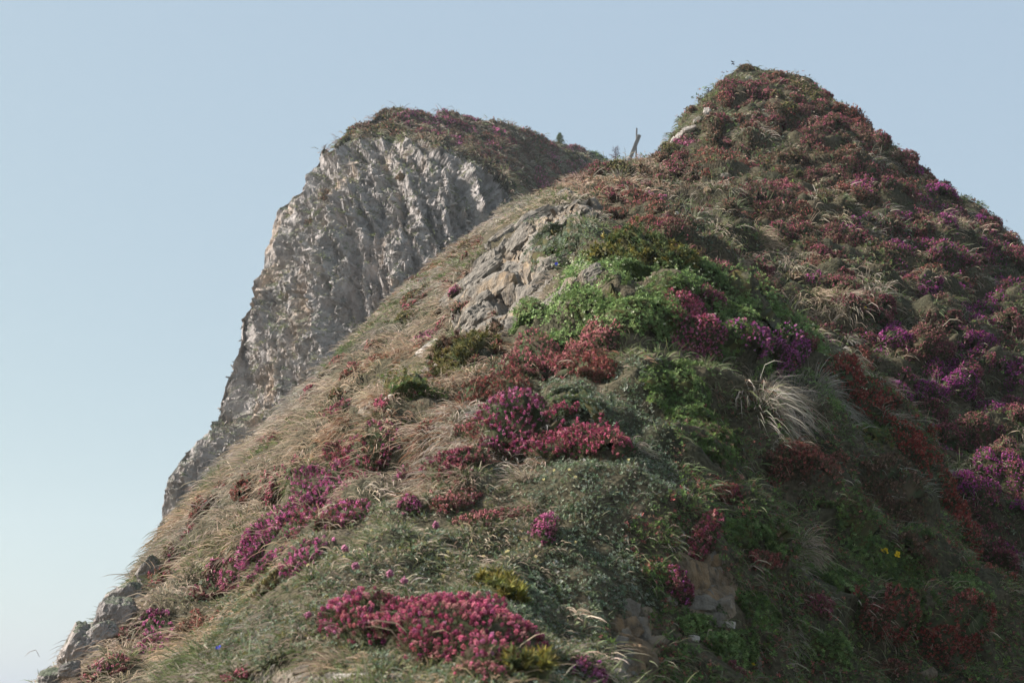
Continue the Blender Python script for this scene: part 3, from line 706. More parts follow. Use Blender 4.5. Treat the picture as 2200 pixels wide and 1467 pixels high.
main = [(x, y, l * 1.35, w * 1.2, 40 + (a - 40) * 0.6 if 0 < a < 100 else a) for (x, y, l, w, a) in main]
outcrop(1090, 640, 'tan and grey outcrop of tilted slabs in the middle of the ridge', main, M_ROCK, thick=0.7, out=0.08, rough=0.16)
def broken(cx, cy, rx, ry, n, seed):
    r_ = random.Random(seed); out_ = []
    while len(out_) < n:
        u, v = r_.uniform(-1, 1), r_.uniform(-1, 1)
        if u * u + v * v < 1: out_.append((cx + u * rx, cy + v * ry, r_.uniform(18, 40), r_.uniform(12, 24), r_.choice([r_.uniform(68, 102), r_.uniform(-25, 25)]), r_.choice([M_TAN, M_TAN, M_ROCK])))
    return out_
outcrop(1368, 1400, 'cracked tan rock face at the bottom edge beside the dark cleft', broken(1362, 1390, 50, 85, 26, 3) + [(1355, 1350, 48, 40, 20, M_TAN), (1323, 1347, 34, 30, 70, M_TAN), (1349, 1382, 52, 30, -25, M_TAN), (1371, 1408, 58, 46, -35, M_TAN), (1368, 1446, 54, 34, 10, M_TAN),
        (1392, 1446, 46, 26, 60, M_TAN), (1330, 1426, 40, 30, 30), (1377, 1470, 50, 26, 0, M_TAN), (1335, 1385, 36, 26, 60), (1350, 1320, 60, 34, 60), (1325, 1460, 50, 36, 20), (1385, 1370, 46, 24, 80)], M_ROCK, thick=0.6, out=0.10, rough=0.15)
outcrop(1500, 1255, 'blocky tan rock wall in the shaded flank beside purple heather', broken(1508, 1258, 62, 62, 24, 5) + [(1466, 1210, 48, 30, 75, M_TAN), (1479, 1245, 82, 32, 95, M_TAN), (1505, 1248, 88, 34, 85, M_TAN), (1526, 1253, 64, 26, 85, M_TAN), (1556, 1276, 52, 28, -10, M_TAN),
        (1498, 1296, 66, 30, 0), (1556, 1308, 54, 42, 10), (1530, 1330, 60, 28, -10), (1492, 1225, 40, 24, 80, M_TAN), (1466, 1165, 40, 12, 80), (1540, 1245, 40, 20, 80, M_TAN), (1515, 1210, 36, 20, 70, M_TAN)], M_ROCK, thick=0.6, out=0.10, rough=0.15)
outcrop(805, 862, 'pale weathered rock ribs breaking the straw grass slope', [(790, 872, 62, 16, 40), (812, 855, 54, 14, 42), (765, 892, 46, 12, 40), (830, 868, 40, 14, 35), (800, 842, 34, 10, 45)], M_PALE, thick=0.8, out=0.25)
outcrop(945, 766, 'low pale rock patch below the tilted outcrop', [(935, 775, 50, 26, 40), (955, 758, 46, 24, 35), (918, 792, 36, 18, 35), (975, 738, 40, 20, 45), (948, 790, 34, 18, 20)], M_PALE, thick=0.6, out=0.2)
outcrop(1450, 300, 'line of pale rocks climbing the left edge of the right peak', [(1420, 318, 30, 12, 60), (1444, 311, 36, 11, 70), (1462, 294, 26, 11, 65), (1481, 277, 26, 9, 20), (1500, 262, 20, 9, 30), (1520, 257, 18, 13, 70), (1530, 236, 20, 8, 30), (1435, 300, 22, 9, 60)], M_PALE, thick=0.8, out=0.35)
# single rocks
singles = [
    
    
    
    (600, 1452, 46, 22, 5, M_ROCK, 'grey stone left of the crimson heather at the bottom edge'), (648, 1440, 40, 20, 10, M_ROCK, 'rounded grey stone beside the straw tuft at the bottom edge'), (756, 1460, 90, 24, 4, M_PALE, 'long flat pale stone below the crimson heather'),
    (690, 1462, 40, 16, 0, M_ROCK, 'small flat stone left of the long pale stone'), (560, 1440, 36, 16, 20, M_ROCK, 'dark stone at the bottom left of the path stones'), (848, 1452, 22, 12, 0, M_PALE, 'tiny white stone under the crimson heather'),
    (1441, 1291, 30, 16, -25, M_PALE, 'white stone just left of the blocky tan wall'), (1489, 1374, 28, 18, -20, M_PALE, 'pale stone below the blocky tan wall'), (1562, 1340, 50, 16, -15, M_PALE, 'pinkish flat stone at the foot of the tan wall'),
    (1425, 1398, 34, 18, -15, M_TAN, 'tan stone right of the cracked rock face'), (1676, 1384, 50, 18, 85, M_ROCK, 'upright grey stone in dark shrubs'),
    (1705, 1438, 44, 18, 88, M_ROCK, 'upright stone near the bottom edge right of centre'), (1626, 1432, 36, 16, 85, M_ROCK, 'grey stub of stone left of the upright stones'), (1409, 1216, 18, 12, 60, M_PALE, 'small white stone above the cracked tan rock face'),
    (1606, 171, 15, 11, 20, M_PALE, 'small white rock just below the top of the right peak'), (1430, 375, 18, 14, 60, M_TAN, 'orange rock at the foot of the right peak'), (1444, 388, 18, 10, 60, M_TAN, 'narrow orange rock below the first orange one'), (1376, 402, 22, 11, 20, M_TAN, 'tan flat rock under a dark hollow near the saddle'),
    (1520, 411, 18, 14, 0, M_TAN, 'orange rock between dark heathers on the right peak'), (1558, 386, 20, 12, -10, M_ROCK, 'grey rock under rusty heather on the right peak'), (1513, 450, 22, 10, 10, M_PALE, 'pale flat rock above the bright green grass'), (1451, 476, 12, 10, 60, M_PALE, 'tiny pale rock left of the bright green grass'),
    (2001, 830, 30, 26, 80, M_ROCK, 'grey boulder among heather on the far right slope'), (2045, 1023, 18, 28, 80, M_ROCK, 'grey rock peeping out behind the rusty ridge edge'), (1080, 712, 20, 15, 20, M_TAN, 'small round tan stone below the tilted outcrop'),
    (1230, 662, 26, 16, 20, M_ROCK, 'small grey stone half under the green shrub'), (915, 1095, 30, 16, 10, M_TAN, 'tan stone in the hollow beside the small magenta heather'), (1990, 1450, 46, 24, 10, M_TAN, 'tan stone at the bottom right edge')]
for (x, y, l, w, a, m, lab) in singles: rock_at('rock', x, y, l, w, a, m, lab, thick=0.85, out=0.22, sub=3 if l > 40 else 2)
edge_rocks = [(172, 1400, 104, 84, 62, 'pointed boulder with an orange face on the left skyline'), (116, 1468, 74, 60, 20, 'lowest grey boulder at the bottom left corner'), (148, 1440, 50, 34, 10, 'small flat stone between the two lowest left boulders'),
    (244, 1326, 100, 72, 60, 'tall tan boulder on the left edge above the pointed one'), (276, 1284, 80, 62, 40, 'grey ragged boulder leaning on the tall tan one'), (320, 1226, 66, 52, 45, 'uppermost loose boulder on the left edge below the cliff pillar'), (208, 1366, 70, 44, 40, 'small boulder wedged behind the pointed left boulder')]
for (x, y, l, w, a, lab) in edge_rocks: rock_at('rock', x, y, l, w, a, M_CLIFF, lab, thick=1.0, out=-0.1, sub=3, rough=0.13, sheet=SA, edge=(34, 34))
mbf = MB()
rngc = np.random.default_rng(21)
P, N, px, py, d = SCL.sample(42000, rngc, 1.0)
q = (rockmask(px, py) > 0.4) & (py - ctop(px) > 22) & (rngc.random(len(px)) < 0.9); P, N, px, py = P[q], N[q], px[q], py[q]
tv = np.array([(-1, -0.7, -0.5), (1, -0.8, -0.4), (0.8, 0.9, -0.5), (-0.9, 0.7, -0.5), (-0.5, -0.4, 0.5), (0.7, -0.3, 0.35), (0.3, 0.5, 0.55)], float)
tt = np.array([(0, 1, 5), (0, 5, 4), (1, 2, 6), (1, 6, 5), (2, 3, 6), (3, 4, 6), (3, 0, 4), (4, 5, 6)])
fz = unit(N + rngc.normal(0, 0.45, N.shape)); lay_ = np.where((rngc.random(len(P)) < 0.7)[:, None], np.array([1.0, 0.0, -0.28]), np.array([0.3, 0.0, 1.0])) + rngc.normal(0, 0.22, N.shape)
fx = unit(np.cross(np.cross(fz, lay_), fz)); fy = np.cross(fz, fx)
szf = rngc.lognormal(-2.95, 0.42, len(P))[:, None] * np.array([1.5, 0.42, 0.5])
mbf.inst(tv, tt, P, np.stack([fx, fy, fz], 1), szf, np.full((len(P), 3), 0.3))
fl = mbf.build('rock_flakes', M_CLIFF, smooth=False); tag(fl, 'countless loose grey flakes and splinters covering the cliff face', 'rock flakes', kind='stuff')

# bare rock between the slabs: the ridge itself is stone there, strewn with chips
def ground_stone(px, py, P):
    r = np.full(len(px), 9.0)
    for (x, y, rx, ry, rot) in R_STONE:
        c, s_ = math.cos(math.radians(rot)), math.sin(math.radians(rot)); dx = px - x; dy = py - y
        r = np.minimum(r, np.hypot((dx * c - dy * s_) / rx, (dx * s_ + dy * c) / ry))
    return r + fbm(P * 3.0, 3, 77) * 0.4 < 1.0
R_STONE = [(1105, 590, 125, 75, 45), (1060, 660, 90, 60, 30), (1215, 465, 70, 20, 10), (1362, 1400, 48, 80, 0), (1505, 1262, 58, 58, 0), (805, 865, 55, 22, 40), (945, 768, 50, 24, 35), (650, 1455, 120, 14, 0), (1240, 610, 36, 40, 0)]
me = SA.obj.data; me.materials.append(M_ROCK); me.materials.append(M_TAN)
cen = np.empty(len(me.polygons) * 3, np.float32); me.polygons.foreach_get('center', cen); cen = cen.reshape(-1, 3).astype(float)
cpx, cpy, _ = project(cen); me.polygons.foreach_set('material_index', (ground_stone(cpx, cpy, cen) * np.where(cpx > 1290, 2, 1)).astype(np.int32))
rngc = np.random.default_rng(55); chips = MB()
P, N, px, py, d = SA.sample(9000, rngc, 2.0, lambda px, py, d: ((py < 1480) & (px > 600) & (px < 1620)).astype(float))
q = ground_stone(px, py, P); P, N, d = P[q], N[q], d[q]
fz = unit(N + rngc.normal(0, 0.5, N.shape)); fx = unit(np.cross(np.cross(fz, np.array([0.5, 0.2, 1.0]) + rngc.normal(0, 0.3, N.shape)), fz)); fy = np.cross(fz, fx)
chips.inst(tv, tt, P, np.stack([fx, fy, fz], 1), (np.minimum(rngc.lognormal(-6.1, 0.5, len(P)), 0.006) * d)[:, None] * np.array([1.3, 0.7, 0.5]), np.full((len(P), 3), 0.3))
tag(chips.build('rock_chips', M_ROCK, smooth=False), 'loose stone chips strewn around the rock outcrops of the near ridge', 'rock chips', kind='stuff')

# ------------------------------------------------------------------ heather, shrubs: placed one by one
F = 'flower'
near = [
 (930, 1378, 248, 50, -5, 'crimson', 88, 'large crimson heather cushion at the bottom centre', 'magenta', 0.35, 0, 12),
 (1240, 965, 112, 30, 5, 'crimson', 46, 'wide crimson heather cushion with blunt right end on the crest', 'magenta', 0.2, 0, 5),
 (1105, 965, 78, 30, 10, 'magenta', 34, 'magenta heather cushion joined to the left of the wide crimson one', 'crimson', 0.4, 0, 5),
 (985, 1008, 78, 26, 20, 'salmon', 22, 'thin dusky pink heather left of the magenta cushion', 'wine', 0.5, 0.35, 14),
 (1045, 920, 72, 22, 15, 'salmon', 14, 'sparse pink heather strip with straw above the magenta cushion', 'magenta', 0.4, 0.5, 14),
 (1175, 785, 112, 36, 18, 'salmon', 30, 'long salmon pink heather patch below the green shrub', 'crimson', 0.3, 0.1, 8),
 (1278, 800, 56, 34, 0, 'rust', 30, 'orange brown heather mound at the right end of the salmon patch', 'salmon', 0.3, 0, 4),
 (1285, 733, 46, 24, 0, 'salmon', 20, 'small salmon heather tucked under the green shrub', None, 0, 0.15, 2),
 (1050, 858, 74, 22, 16, 'rust', 20, 'low rusty heather strip left of the grey-green mound', 'brown', 0.4, 0.1, 6),
 (1170, 1148, 30, 26, 0, 'magenta', 24, 'small round magenta heather on the right shoulder above the dark mat', 'crimson', 0.3, 0, 2),
 (1055, 1115, 88, 12, 5, 'salmon', 8, 'thin broken line of pink heather left of the small round one', 'magenta', 0.4, 0.5, 4),
 (975, 1085, 60, 18, 10, 'rust', 10, 'faint rusty pink heather above the broken pink line', 'salmon', 0.4, 0.4, 6),
 (870, 1040, 46, 30, -20, 'magenta', 26, 'purple heather drooping over the dark hollow', 'wine', 0.3, 0, 3),
 (880, 1097, 26, 15, 0, 'magenta', 16, 'tiny bright magenta heather under the dark hollow', None, 0, 0, 1),
 (550, 1185, 64, 30, 45, 'magenta', 16, 'lower left end of the long magenta heather band', 'crimson', 0.2, 0.1, 12),
 (610, 1140, 60, 26, 42, 'magenta', 14, 'second magenta heather of the long band from its lower end', 'violet', 0.2, 0.1, 10),
 (690, 1082, 84, 26, 36, 'magenta', 14, 'middle of the long magenta heather band', 'crimson', 0.3, 0.15, 12),
 (765, 1035, 62, 20, 38, 'crimson', 12, 'upper end of the long magenta heather band', 'magenta', 0.5, 0.25, 10),
 (640, 1220, 66, 16, 36, 'magenta', 10, 'thin magenta heather strip just below the long band', None, 0, 0.3, 10),
 (715, 1160, 84, 22, 30, 'salmon', 8, 'sparse pink heather in straw to the right of the long band', 'magenta', 0.4, 0.5, 18),
 (608, 1078, 34, 18, 50, 'crimson', 12, 'crimson heather patch above the long band', None, 0, 0.2, 5),
 (640, 1016, 18, 16, 40, 'crimson', 14, 'small dark crimson heather at the top left of the flowered slope', 'wine', 0.4, 0, 2),
 (660, 1120, 60, 26, 38, 'magenta', 12, 'magenta heather filling the middle of the band beside the blond tussock', 'salmon', 0.3, 0.2, 10),
 (735, 1115, 60, 22, 34, 'magenta', 10, 'pink heather on the upper right of the long band', 'salmon', 0.5, 0.3, 10),
 (585, 1215, 56, 18, 40, 'magenta', 10, 'magenta heather at the lowest right tip of the long band', None, 0, 0.2, 8),
 (815, 1000, 50, 18, 35, 'salmon', 10, 'dusky pink heather above the top of the long band', 'magenta', 0.4, 0.3, 8),
 (728, 990, 48, 20, 32, 'crimson', 12, 'red heather patch with straw over it on the left slope', 'salmon', 0.3, 0.25, 10),
 (762, 938, 30, 14, 40, 'wine', 12, 'dark red heather above the red patch on the left slope', None, 0, 0, 4),
 (826, 884, 24, 14, 55, 'crimson', 12, 'small crimson heather right of the pale rock ribs', None, 0, 0.1, 3),
 (462, 1222, 44, 14, 44, 'wine', 12, 'wine red heather left of the long band', 'crimson', 0.5, 0.2, 6),
 (425, 1292, 80, 14, 38, 'wine', 10, 'thin dusky heather strip on the lower left slope', 'salmon', 0.4, 0.4, 14),
 (332, 1345, 40, 18, 55, 'magenta', 12, 'short magenta heather streak on the lower left slope', 'crimson', 0.3, 0.25, 6),
 (322, 1405, 66, 20, 40, 'magenta', 12, 'magenta heather streak in the bottom left', 'salmon', 0.25, 0.2, 10),
 (225, 1456, 66, 12, 22, 'salmon', 10, 'pink heather in dry grass at the bottom left edge', 'magenta', 0.3, 0.4, 10),
 (590, 1280, 46, 14, 0, 'wine', 14, 'dark olive and red heather hump left of the crimson cushion', 'olive', 0.5, 0.1, 6),
 (510, 1466, 34, 9, 0, 'crimson', 14, 'crimson heather tip cut by the bottom edge', None, 0, 0, 0),
 (1035, 1456, 50, 14, 0, 'crimson', 26, 'small crimson heather below the large cushion', 'salmon', 0.3, 0.1, 2),
 (1262, 1448, 48, 20, -25, 'magenta', 18, 'violet pink heather at the bottom edge left of the tan rock', 'violet', 0.3, 0.2, 4),
 (982, 643, 16, 12, 60, 'magenta', 10, 'small magenta heather on the left side of the tilted outcrop', None, 0, 0, 1),
 (908, 724, 30, 8, 35, 'magenta', 8, 'small magenta streak left of the low pale rock patch', None, 0, 0.1, 2),
 (950, 703, 20, 7, 30, 'crimson', 8, 'tiny crimson streak below the tilted outcrop', None, 0, 0.1, 1),
 (822, 792, 40, 14, 50, 'rust', 12, 'rusty heather streak on the upper left slope', 'brown', 0.3, 0.2, 6),
 (765, 832, 40, 12, 50, 'rust', 10, 'second rusty streak below the first on the upper left slope', 'brown', 0.3, 0.3, 6),
 (528, 1060, 38, 14, 58, 'rust', 12, 'upright rusty patch on the left slope near the cliff pillar', 'brown', 0.3, 0.3, 6),
 (608, 972, 22, 9, 50, 'wine', 10, 'small dark red patch in straw near the cliff foot', None, 0, 0.2, 3),
 (476, 985, 26, 10, 60, 'rust', 8, 'faint rusty patch beside the cliff foot', 'brown', 0.3, 0.3, 4),
 (345, 1265, 56, 14, 50, 'rust', 12, 'dark rusty heather strip on the left edge', 'wine', 0.3, 0.15, 6),
 (308, 1300, 26, 16, 50, 'brown', 14, 'dark brown heather knob beside the left edge boulders', 'rust', 0.4, 0, 3),
 (452, 1110, 52, 14, 42, 'brown', 12, 'dark brown heather strip below the cliff pillar', 'rust', 0.4, 0.15, 6),
 (700, 900, 30, 10, 48, 'rust', 8, 'faint rusty streak left of the pale rock ribs', None, 0, 0.3, 4),
 (1478, 690, 62, 38, -55, 'crimson', 30, 'dark crimson heather hanging in the green shrub', 'magenta', 0.5, 0.1, 1),
 (1528, 650, 34, 16, -30, 'wine', 14, 'wine red heather at the top of the green shrub patch', 'magenta', 0.4, 0.3, 1),
 (1495, 748, 50, 26, -20, 'crimson', 18, 'crimson heather at the lower left of the violet patch', 'magenta', 0.5, 0.15, 2),
 (1612, 738, 84, 38, -20, 'violet', 34, 'bright violet heather patch in the green shrubs', 'magenta', 0.4, 0, 1),
 (1672, 770, 52, 24, -20, 'violet', 24, 'magenta heather at the right end of the violet patch', 'crimson', 0.4, 0, 1),
 (1715, 776, 36, 14, -20, 'wine', 14, 'wine red heather tip right of the violet patch', 'rust', 0.4, 0, 1),
 (1805, 815, 50, 20, -38, 'rust', 18, 'rusty red heather on the edge right of the straw tussock', 'wine', 0.3, 0, 3),
 (1845, 880, 62, 24, -50, 'rust', 18, 'red brown heather drape right of the large straw tussock', 'wine', 0.4, 0.05, 3),
 (1720, 1012, 124, 34, 0, 'rust', 30, 'dark red brown heather band under the large straw tussock', 'brown', 0.4, 0, 4),
 (1960, 972, 56, 20, -55, 'rust', 18, 'upper rusty heather on the right skyline of the near ridge', 'wine', 0.2, 0, 3),
 (2022, 1062, 64, 22, -58, 'rust', 22, 'middle rusty heather on the right skyline of the near ridge', 'wine', 0.2, 0, 3),
 (2082, 1156, 56, 18, -60, 'rust', 18, 'lower rusty heather on the right skyline of the near ridge', 'brown', 0.3, 0, 3),
 (1905, 1062, 84, 40, -42, 'brown', 26, 'dark brown heather hump in the middle of the shaded flank', 'rust', 0.3, 0, 6),
 (1512, 1160, 56, 34, 65, 'rust', 26, 'red heather bush above the blocky tan wall', 'crimson', 0.4, 0.1, 1),
 (1452, 1268, 38, 24, -60, 'violet', 22, 'deep purple heather hanging beside the blocky tan wall', 'wine', 0.5, 0, 0),
 (1562, 1066, 42, 18, 0, 'rust', 14, 'small rusty heather with straw fringe on the shaded flank', 'wine', 0.3, 0.1, 5),
 (1862, 1335, 74, 30, -30, 'rust', 24, 'rusty heather in the dark lower right', 'wine', 0.5, 0.1, 4),
 (2035, 1385, 66, 36, -20, 'rust', 24, 'dark red heather in the bottom right corner', 'brown', 0.4, 0.1, 4),
 (1755, 1305, 44, 18, -20, 'wine', 14, 'wine heather left of the rusty one in the lower right', 'rust', 0.4, 0.2, 3),
 (1635, 1212, 54, 18, 0, 'rust', 14, 'thin rusty heather right of the tan wall', 'wine', 0.3, 0.3, 4),
 (2128, 1262, 52, 18, -60, 'rust', 16, 'lowest rusty heather on the right skyline', 'brown', 0.4, 0, 3),
 (1575, 1455, 50, 12, 0, 'wine', 16, 'wine red heather at the bottom edge right of the tan rocks', 'magenta', 0.4, 0.2, 1),
 (1960, 1200, 60, 26, -40, 'brown', 20, 'brown heather right of the two yellow flowers', 'rust', 0.4, 0.1, 4),
 (1905, 1440, 50, 20, -10, 'brown', 18, 'brown heather near the bottom right edge', 'rust', 0.4, 0.1, 3),
]
for i, (x, y, rx, ry, rot, pal, h, lab, mp_, mf, spz, hair) in enumerate(near):
    if x > 1780 and pal == 'rust': pal, rx, ry, h, mp_ = 'ember', rx * 1.25, ry * 1.3, h * 1.25, 'rust'
    if x < 840 and y > 930:
        rx, ry = rx * 1.15, ry * 1.3
        if pal == 'magenta': pal = 'mauve'
        if mp_ in ('crimson', 'violet'): mp_ = 'magenta'
    clump('heather', x, y, rx, ry, rot, F, pal, h * (1.0 if ry > 28 and h > 20 or y > 1340 else (2.0 if x < 840 and y > 930 else 1.45)), lab, 'heather', None, SA, 1.15, i, mp_, mf, None, int(hair * 0.6), spz * 0.6)
carpet = MB(); rg = random.Random(91); k = 0
while k < 110:
    x = rg.uniform(150, 1080); y = rg.uniform(520, 1440)
    if y < atop(x) + 6 or (x - 640) * 0.75 + (y - 900) > 300 or y > 1440: continue
    if any(((x - h_[0]) / (h_[2] + 14)) ** 2 + ((y - h_[1]) / (h_[3] + 12)) ** 2 < 1 for h_ in near): continue
    k += 1; r = rg.uniform(14, 34) * (0.55 + 0.45 * y / 1000)
    clump('heather', x, y, r, r * rg.uniform(0.25, 0.4), rg.uniform(35, 58), F, rg.choice(['rust', 'rust', 'brown', 'olive', 'wine', 'salmon']), r * 0.42, '', '', None, SA, 1.0, 2000 + k, rg.choice(['brown', 'rust', 'olive']), 0.4, False, 4, 0.15, into=carpet)
tag(carpet.build('heather_carpet', M_HEATH), 'scraps of rusty and olive heather strewn through the straw of the left slope', 'heather carpet', kind='stuff')
shrubs = [
 (1372, 545, 108, 34, -6, 'needle', 'juniper', 34, 'rounded olive green juniper on the crest of the ridge', 'juniper', 'gold', 0.3),
 (1285, 556, 36, 18, 30, 'needle', 'gold', 20, 'yellowish juniper tip left of the rounded juniper', 'juniper', 'juniper', 0.4),
 (1560, 604, 74, 30, -26, 'leaf', 'green', 24, 'green leafy mat spreading right of the rounded juniper', 'shrub', 'juniper', 0.3),
 (1655, 656, 70, 30, -32, 'leaf', 'green', 24, 'lower green mat on the right skyline of the green patch', 'shrub', 'juniper', 0.3),
 (1362, 612, 82, 32, -4, 'leaf', 'green', 26, 'bright green leafy shrub below the rounded juniper', 'shrub', 'dkgreen', 0.25),
 (1290, 676, 70, 24, 8, 'leaf', 'green', 20, 'bright green leafy shrub beside the small grey stone', 'shrub', 'dkgreen', 0.25),
 (1385, 690, 96, 34, -10, 'leaf', 'green', 28, 'green leafy shrub in the middle of the green patch', 'shrub', 'dkgreen', 0.35),
 (1440, 620, 60, 26, -14, 'leaf', 'green', 22, 'leafy shrub right of the bright one, left of the dark heather', 'shrub', 'dkgreen', 0.4),
 (1560, 690, 60, 20, -30, 'leaf', 'green', 18, 'leafy shrub strip above the violet heather', 'shrub', 'dkgreen', 0.4),
 (1560, 735, 26, 34, -10, 'leaf', 'dkgreen', 18, 'dark leafy gap between crimson and violet heather', 'shrub', 'green', 0.3),
 (1650, 705, 66, 18, -28, 'leaf', 'green', 16, 'leafy shrub strip right of the violet heather', 'shrub', 'dkgreen', 0.3),
 (1765, 770, 66, 22, -36, 'leaf', 'green', 18, 'pale flowered leafy shrub on the right skyline', 'shrub', 'greygrass', 0.3),
 (1855, 850, 48, 18, -42, 'leaf', 'green', 14, 'lower leafy shrub on the right skyline', 'shrub', 'greygrass', 0.3),
 (1705, 742, 60, 22, -34, 'leaf', 'green', 20, 'leafy shrub on the skyline right of the violet heather tip', 'shrub', 'dkgreen', 0.2),
 (1815, 812, 56, 22, -40, 'leaf', 'green', 18, 'leafy shrub on the right skyline above the red brown drape', 'shrub', 'greygrass', 0.3),
 (1500, 600, 56, 22, -18, 'leaf', 'green', 20, 'fresh green shrub between the two dark junipers', 'shrub', 'dkgreen', 0.2),
 (1150, 715, 54, 18, 16, 'leaf', 'green', 16, 'small leafy shrub above the salmon heather', 'shrub', 'dkgreen', 0.3),
 (1235, 745, 36, 18, 0, 'leaf', 'green', 16, 'small green leafy shrub between two salmon heathers', 'shrub', 'dkgreen', 0.3),
 (1455, 850, 66, 50, -60, 'leaf', 'dkgreen', 22, 'dark green leafy shrub left of the large straw tussock', 'shrub', 'green', 0.3),
 (1530, 950, 70, 50, -70, 'leaf', 'dkgreen', 22, 'dark green leafy shrub below and left of the straw tussock', 'shrub', 'brown', 0.2),
 (992, 778, 66, 28, 42, 'needle', 'olive', 30, 'dark olive shrub overhanging a hollow left of the salmon heather', 'shrub', 'brown', 0.4),
 (902, 880, 58, 32, 0, 'leaf', 'dkgreen', 36, 'green mound with straw fringe above the dark hollow', 'shrub', 'olive', 0.4),
 (1870, 935, 40, 24, -50, 'leaf', 'olive', 14, 'olive leafy shrub right of the large straw tussock', 'shrub', 'dkgreen', 0.4),
 (1905, 1205, 90, 40, -20, 'leaf', 'dkgreen', 24, 'dark leafy shrub under the two yellow flowers', 'shrub', 'green', 0.25),
 (1600, 1150, 60, 24, -10, 'leaf', 'green', 18, 'green leafy shrub right of the red heather bush', 'shrub', 'dkgreen', 0.3),
 (1650, 1185, 60, 20, -10, 'leaf', 'dkgreen', 14, 'dark leafy shrub left of the pale straw tussock', 'shrub', 'green', 0.3),
 (1790, 1250, 70, 28, -20, 'leaf', 'green', 18, 'green leafy shrub left of and below the yellow flowers', 'shrub', 'dkgreen', 0.4),
 (1620, 1320, 70, 30, -15, 'leaf', 'dkgreen', 20, 'dark leafy shrub at the foot of the tan wall', 'shrub', 'green', 0.3),
 (1490, 1345, 40, 16, 0, 'leaf', 'green', 14, 'small leafy shrub below the tan wall', 'shrub', 'dkgreen', 0.3),
 (1560, 1400, 76, 34, -10, 'leaf', 'dkgreen', 22, 'dark leafy shrub at the bottom, right of the tall pale stone', 'shrub', 'green', 0.3),
 (1790, 1395, 60, 26, -20, 'leaf', 'dkgreen', 18, 'dark leafy shrub at the bottom beside the upright stones', 'shrub', 'green', 0.4),
 (2080, 1270, 46, 26, -50, 'leaf', 'green', 16, 'leafy shrub near the right edge', 'shrub', 'dkgreen', 0.5),
 (1940, 1300, 60, 26, -30, 'leaf', 'dkgreen', 18, 'dark leafy shrub below the brown heather', 'shrub', 'green', 0.3),
 (1790, 1120, 56, 22, -30, 'leaf', 'dkgreen', 14, 'dark leafy shrub left of the dark brown heather hump', 'shrub', 'brown', 0.3),
 (1075, 1275, 46, 16, -30, 'needle', 'gold', 18, 'yellow green sprigs above the right end of the large crimson heather', 'shrub', 'olive', 0.3),
 (1135, 1448, 50, 16, -10, 'needle', 'gold', 24, 'yellow green sprigs below the right end of the large crimson heather', 'shrub', 'olive', 0.3),
 (1222, 872, 78, 34, 0, 'leaf', 'teal', 26, 'smooth grey green cushion above the wide crimson heather', 'cushion plant', 'dkgreen', 0.2),
 (1195, 525, 62, 50, 0, 'leaf', 'teal', 14, 'blue green cushion in the lap of the tilted outcrop', 'cushion plant', 'dkgreen', 0.15),
]
for i, (x, y, rx, ry, rot, st, pal, h, lab, cat, mp_, mf) in enumerate(shrubs):
    nm = {'juniper': 'juniper', 'shrub': 'leafy_shrub', 'cushion plant': 'cushion_plant'}[cat]
    if x > 1480 and y < 900: rx, ry = rx * 1.25, ry * 1.3
    clump(nm, x, y, rx * 1.15, ry * 1.25, rot, st, pal, h * 1.15, lab, cat, None, SA, 1.5, 300 + i, mp_, mf)
# right peak: named ones
peak = [(1478, 316, 36, 16, 0, 'magenta', 14, 'magenta heather at the left foot of the right peak', 'wine', .3), (1562, 356, 66, 16, -14, 'rust', 18, 'long rusty red heather on the lower right peak', 'wine', .4), (1452, 366, 34, 14, -10, 'wine', 14, 'wine heather below the magenta one on the right peak', 'magenta', .3),
    (1372, 438, 50, 13, -14, 'rust', 14, 'rusty heather above the rounded juniper', 'wine', .3), (1412, 434, 30, 15, -28, 'magenta', 14, 'dark magenta heather right of the rusty one above the juniper', 'crimson', .3), (1318, 470, 42, 18, -20, 'rust', 16, 'brown red heather just behind the tilted outcrop', 'brown', .4),
    (1382, 488, 46, 16, -4, 'rust', 16, 'dark rusty heather directly behind the rounded juniper', 'brown', .4), (1486, 422, 44, 18, -10, 'wine', 16, 'dark wine heather around the orange rock', 'violet', .3), (1648, 450, 64, 34, -25, 'wine', 20, 'broad dark heather in the middle of the right peak', 'brown', .5),
    (1612, 190, 52, 9, 4, 'wine', 10, 'wine heather band below the top of the right peak', 'crimson', .3), (1725, 195, 52, 14, -25, 'olive', 10, 'olive and brown heather at the top right of the peak', 'brown', .4), (1762, 182, 36, 9, -42, 'magenta', 8, 'magenta heather on the top right skyline of the peak', 'wine', .4),
    (1702, 202, 24, 8, 0, 'wine', 9, 'small dark heather under the peak top', 'brown', .3), (2040, 552, 46, 16, -28, 'violet', 14, 'bright violet heather high on the far right slope', None, 0), (2096, 680, 56, 18, -20, 'violet', 14, 'violet heather near the right edge, below the bright one', 'wine', .3),
    (2160, 792, 44, 16, -30, 'violet', 12, 'violet heather at the right edge halfway down', 'wine', .2), (1940, 600, 40, 14, -25, 'wine', 14, 'dusky heather in the centre of the right slope', 'violet', .3), (1600, 575, 40, 18, -35, 'rust', 18, 'dark red heather left of the pale tussocks', 'brown', .3),
    (1820, 625, 60, 16, -20, 'brown', 16, 'brown heather under the pale tussock fringe', 'wine', .4), (1850, 740, 46, 16, -15, 'wine', 14, 'wine heather right of the lower pale tussock', 'violet', .3), (2130, 1085, 46, 12, 12, 'wine', 14, 'wine heather low on the right edge', 'violet', .4), (2140, 1140, 56, 16, -8, 'wine', 14, 'dark purple heather under straw at the right edge', 'brown', .4)]
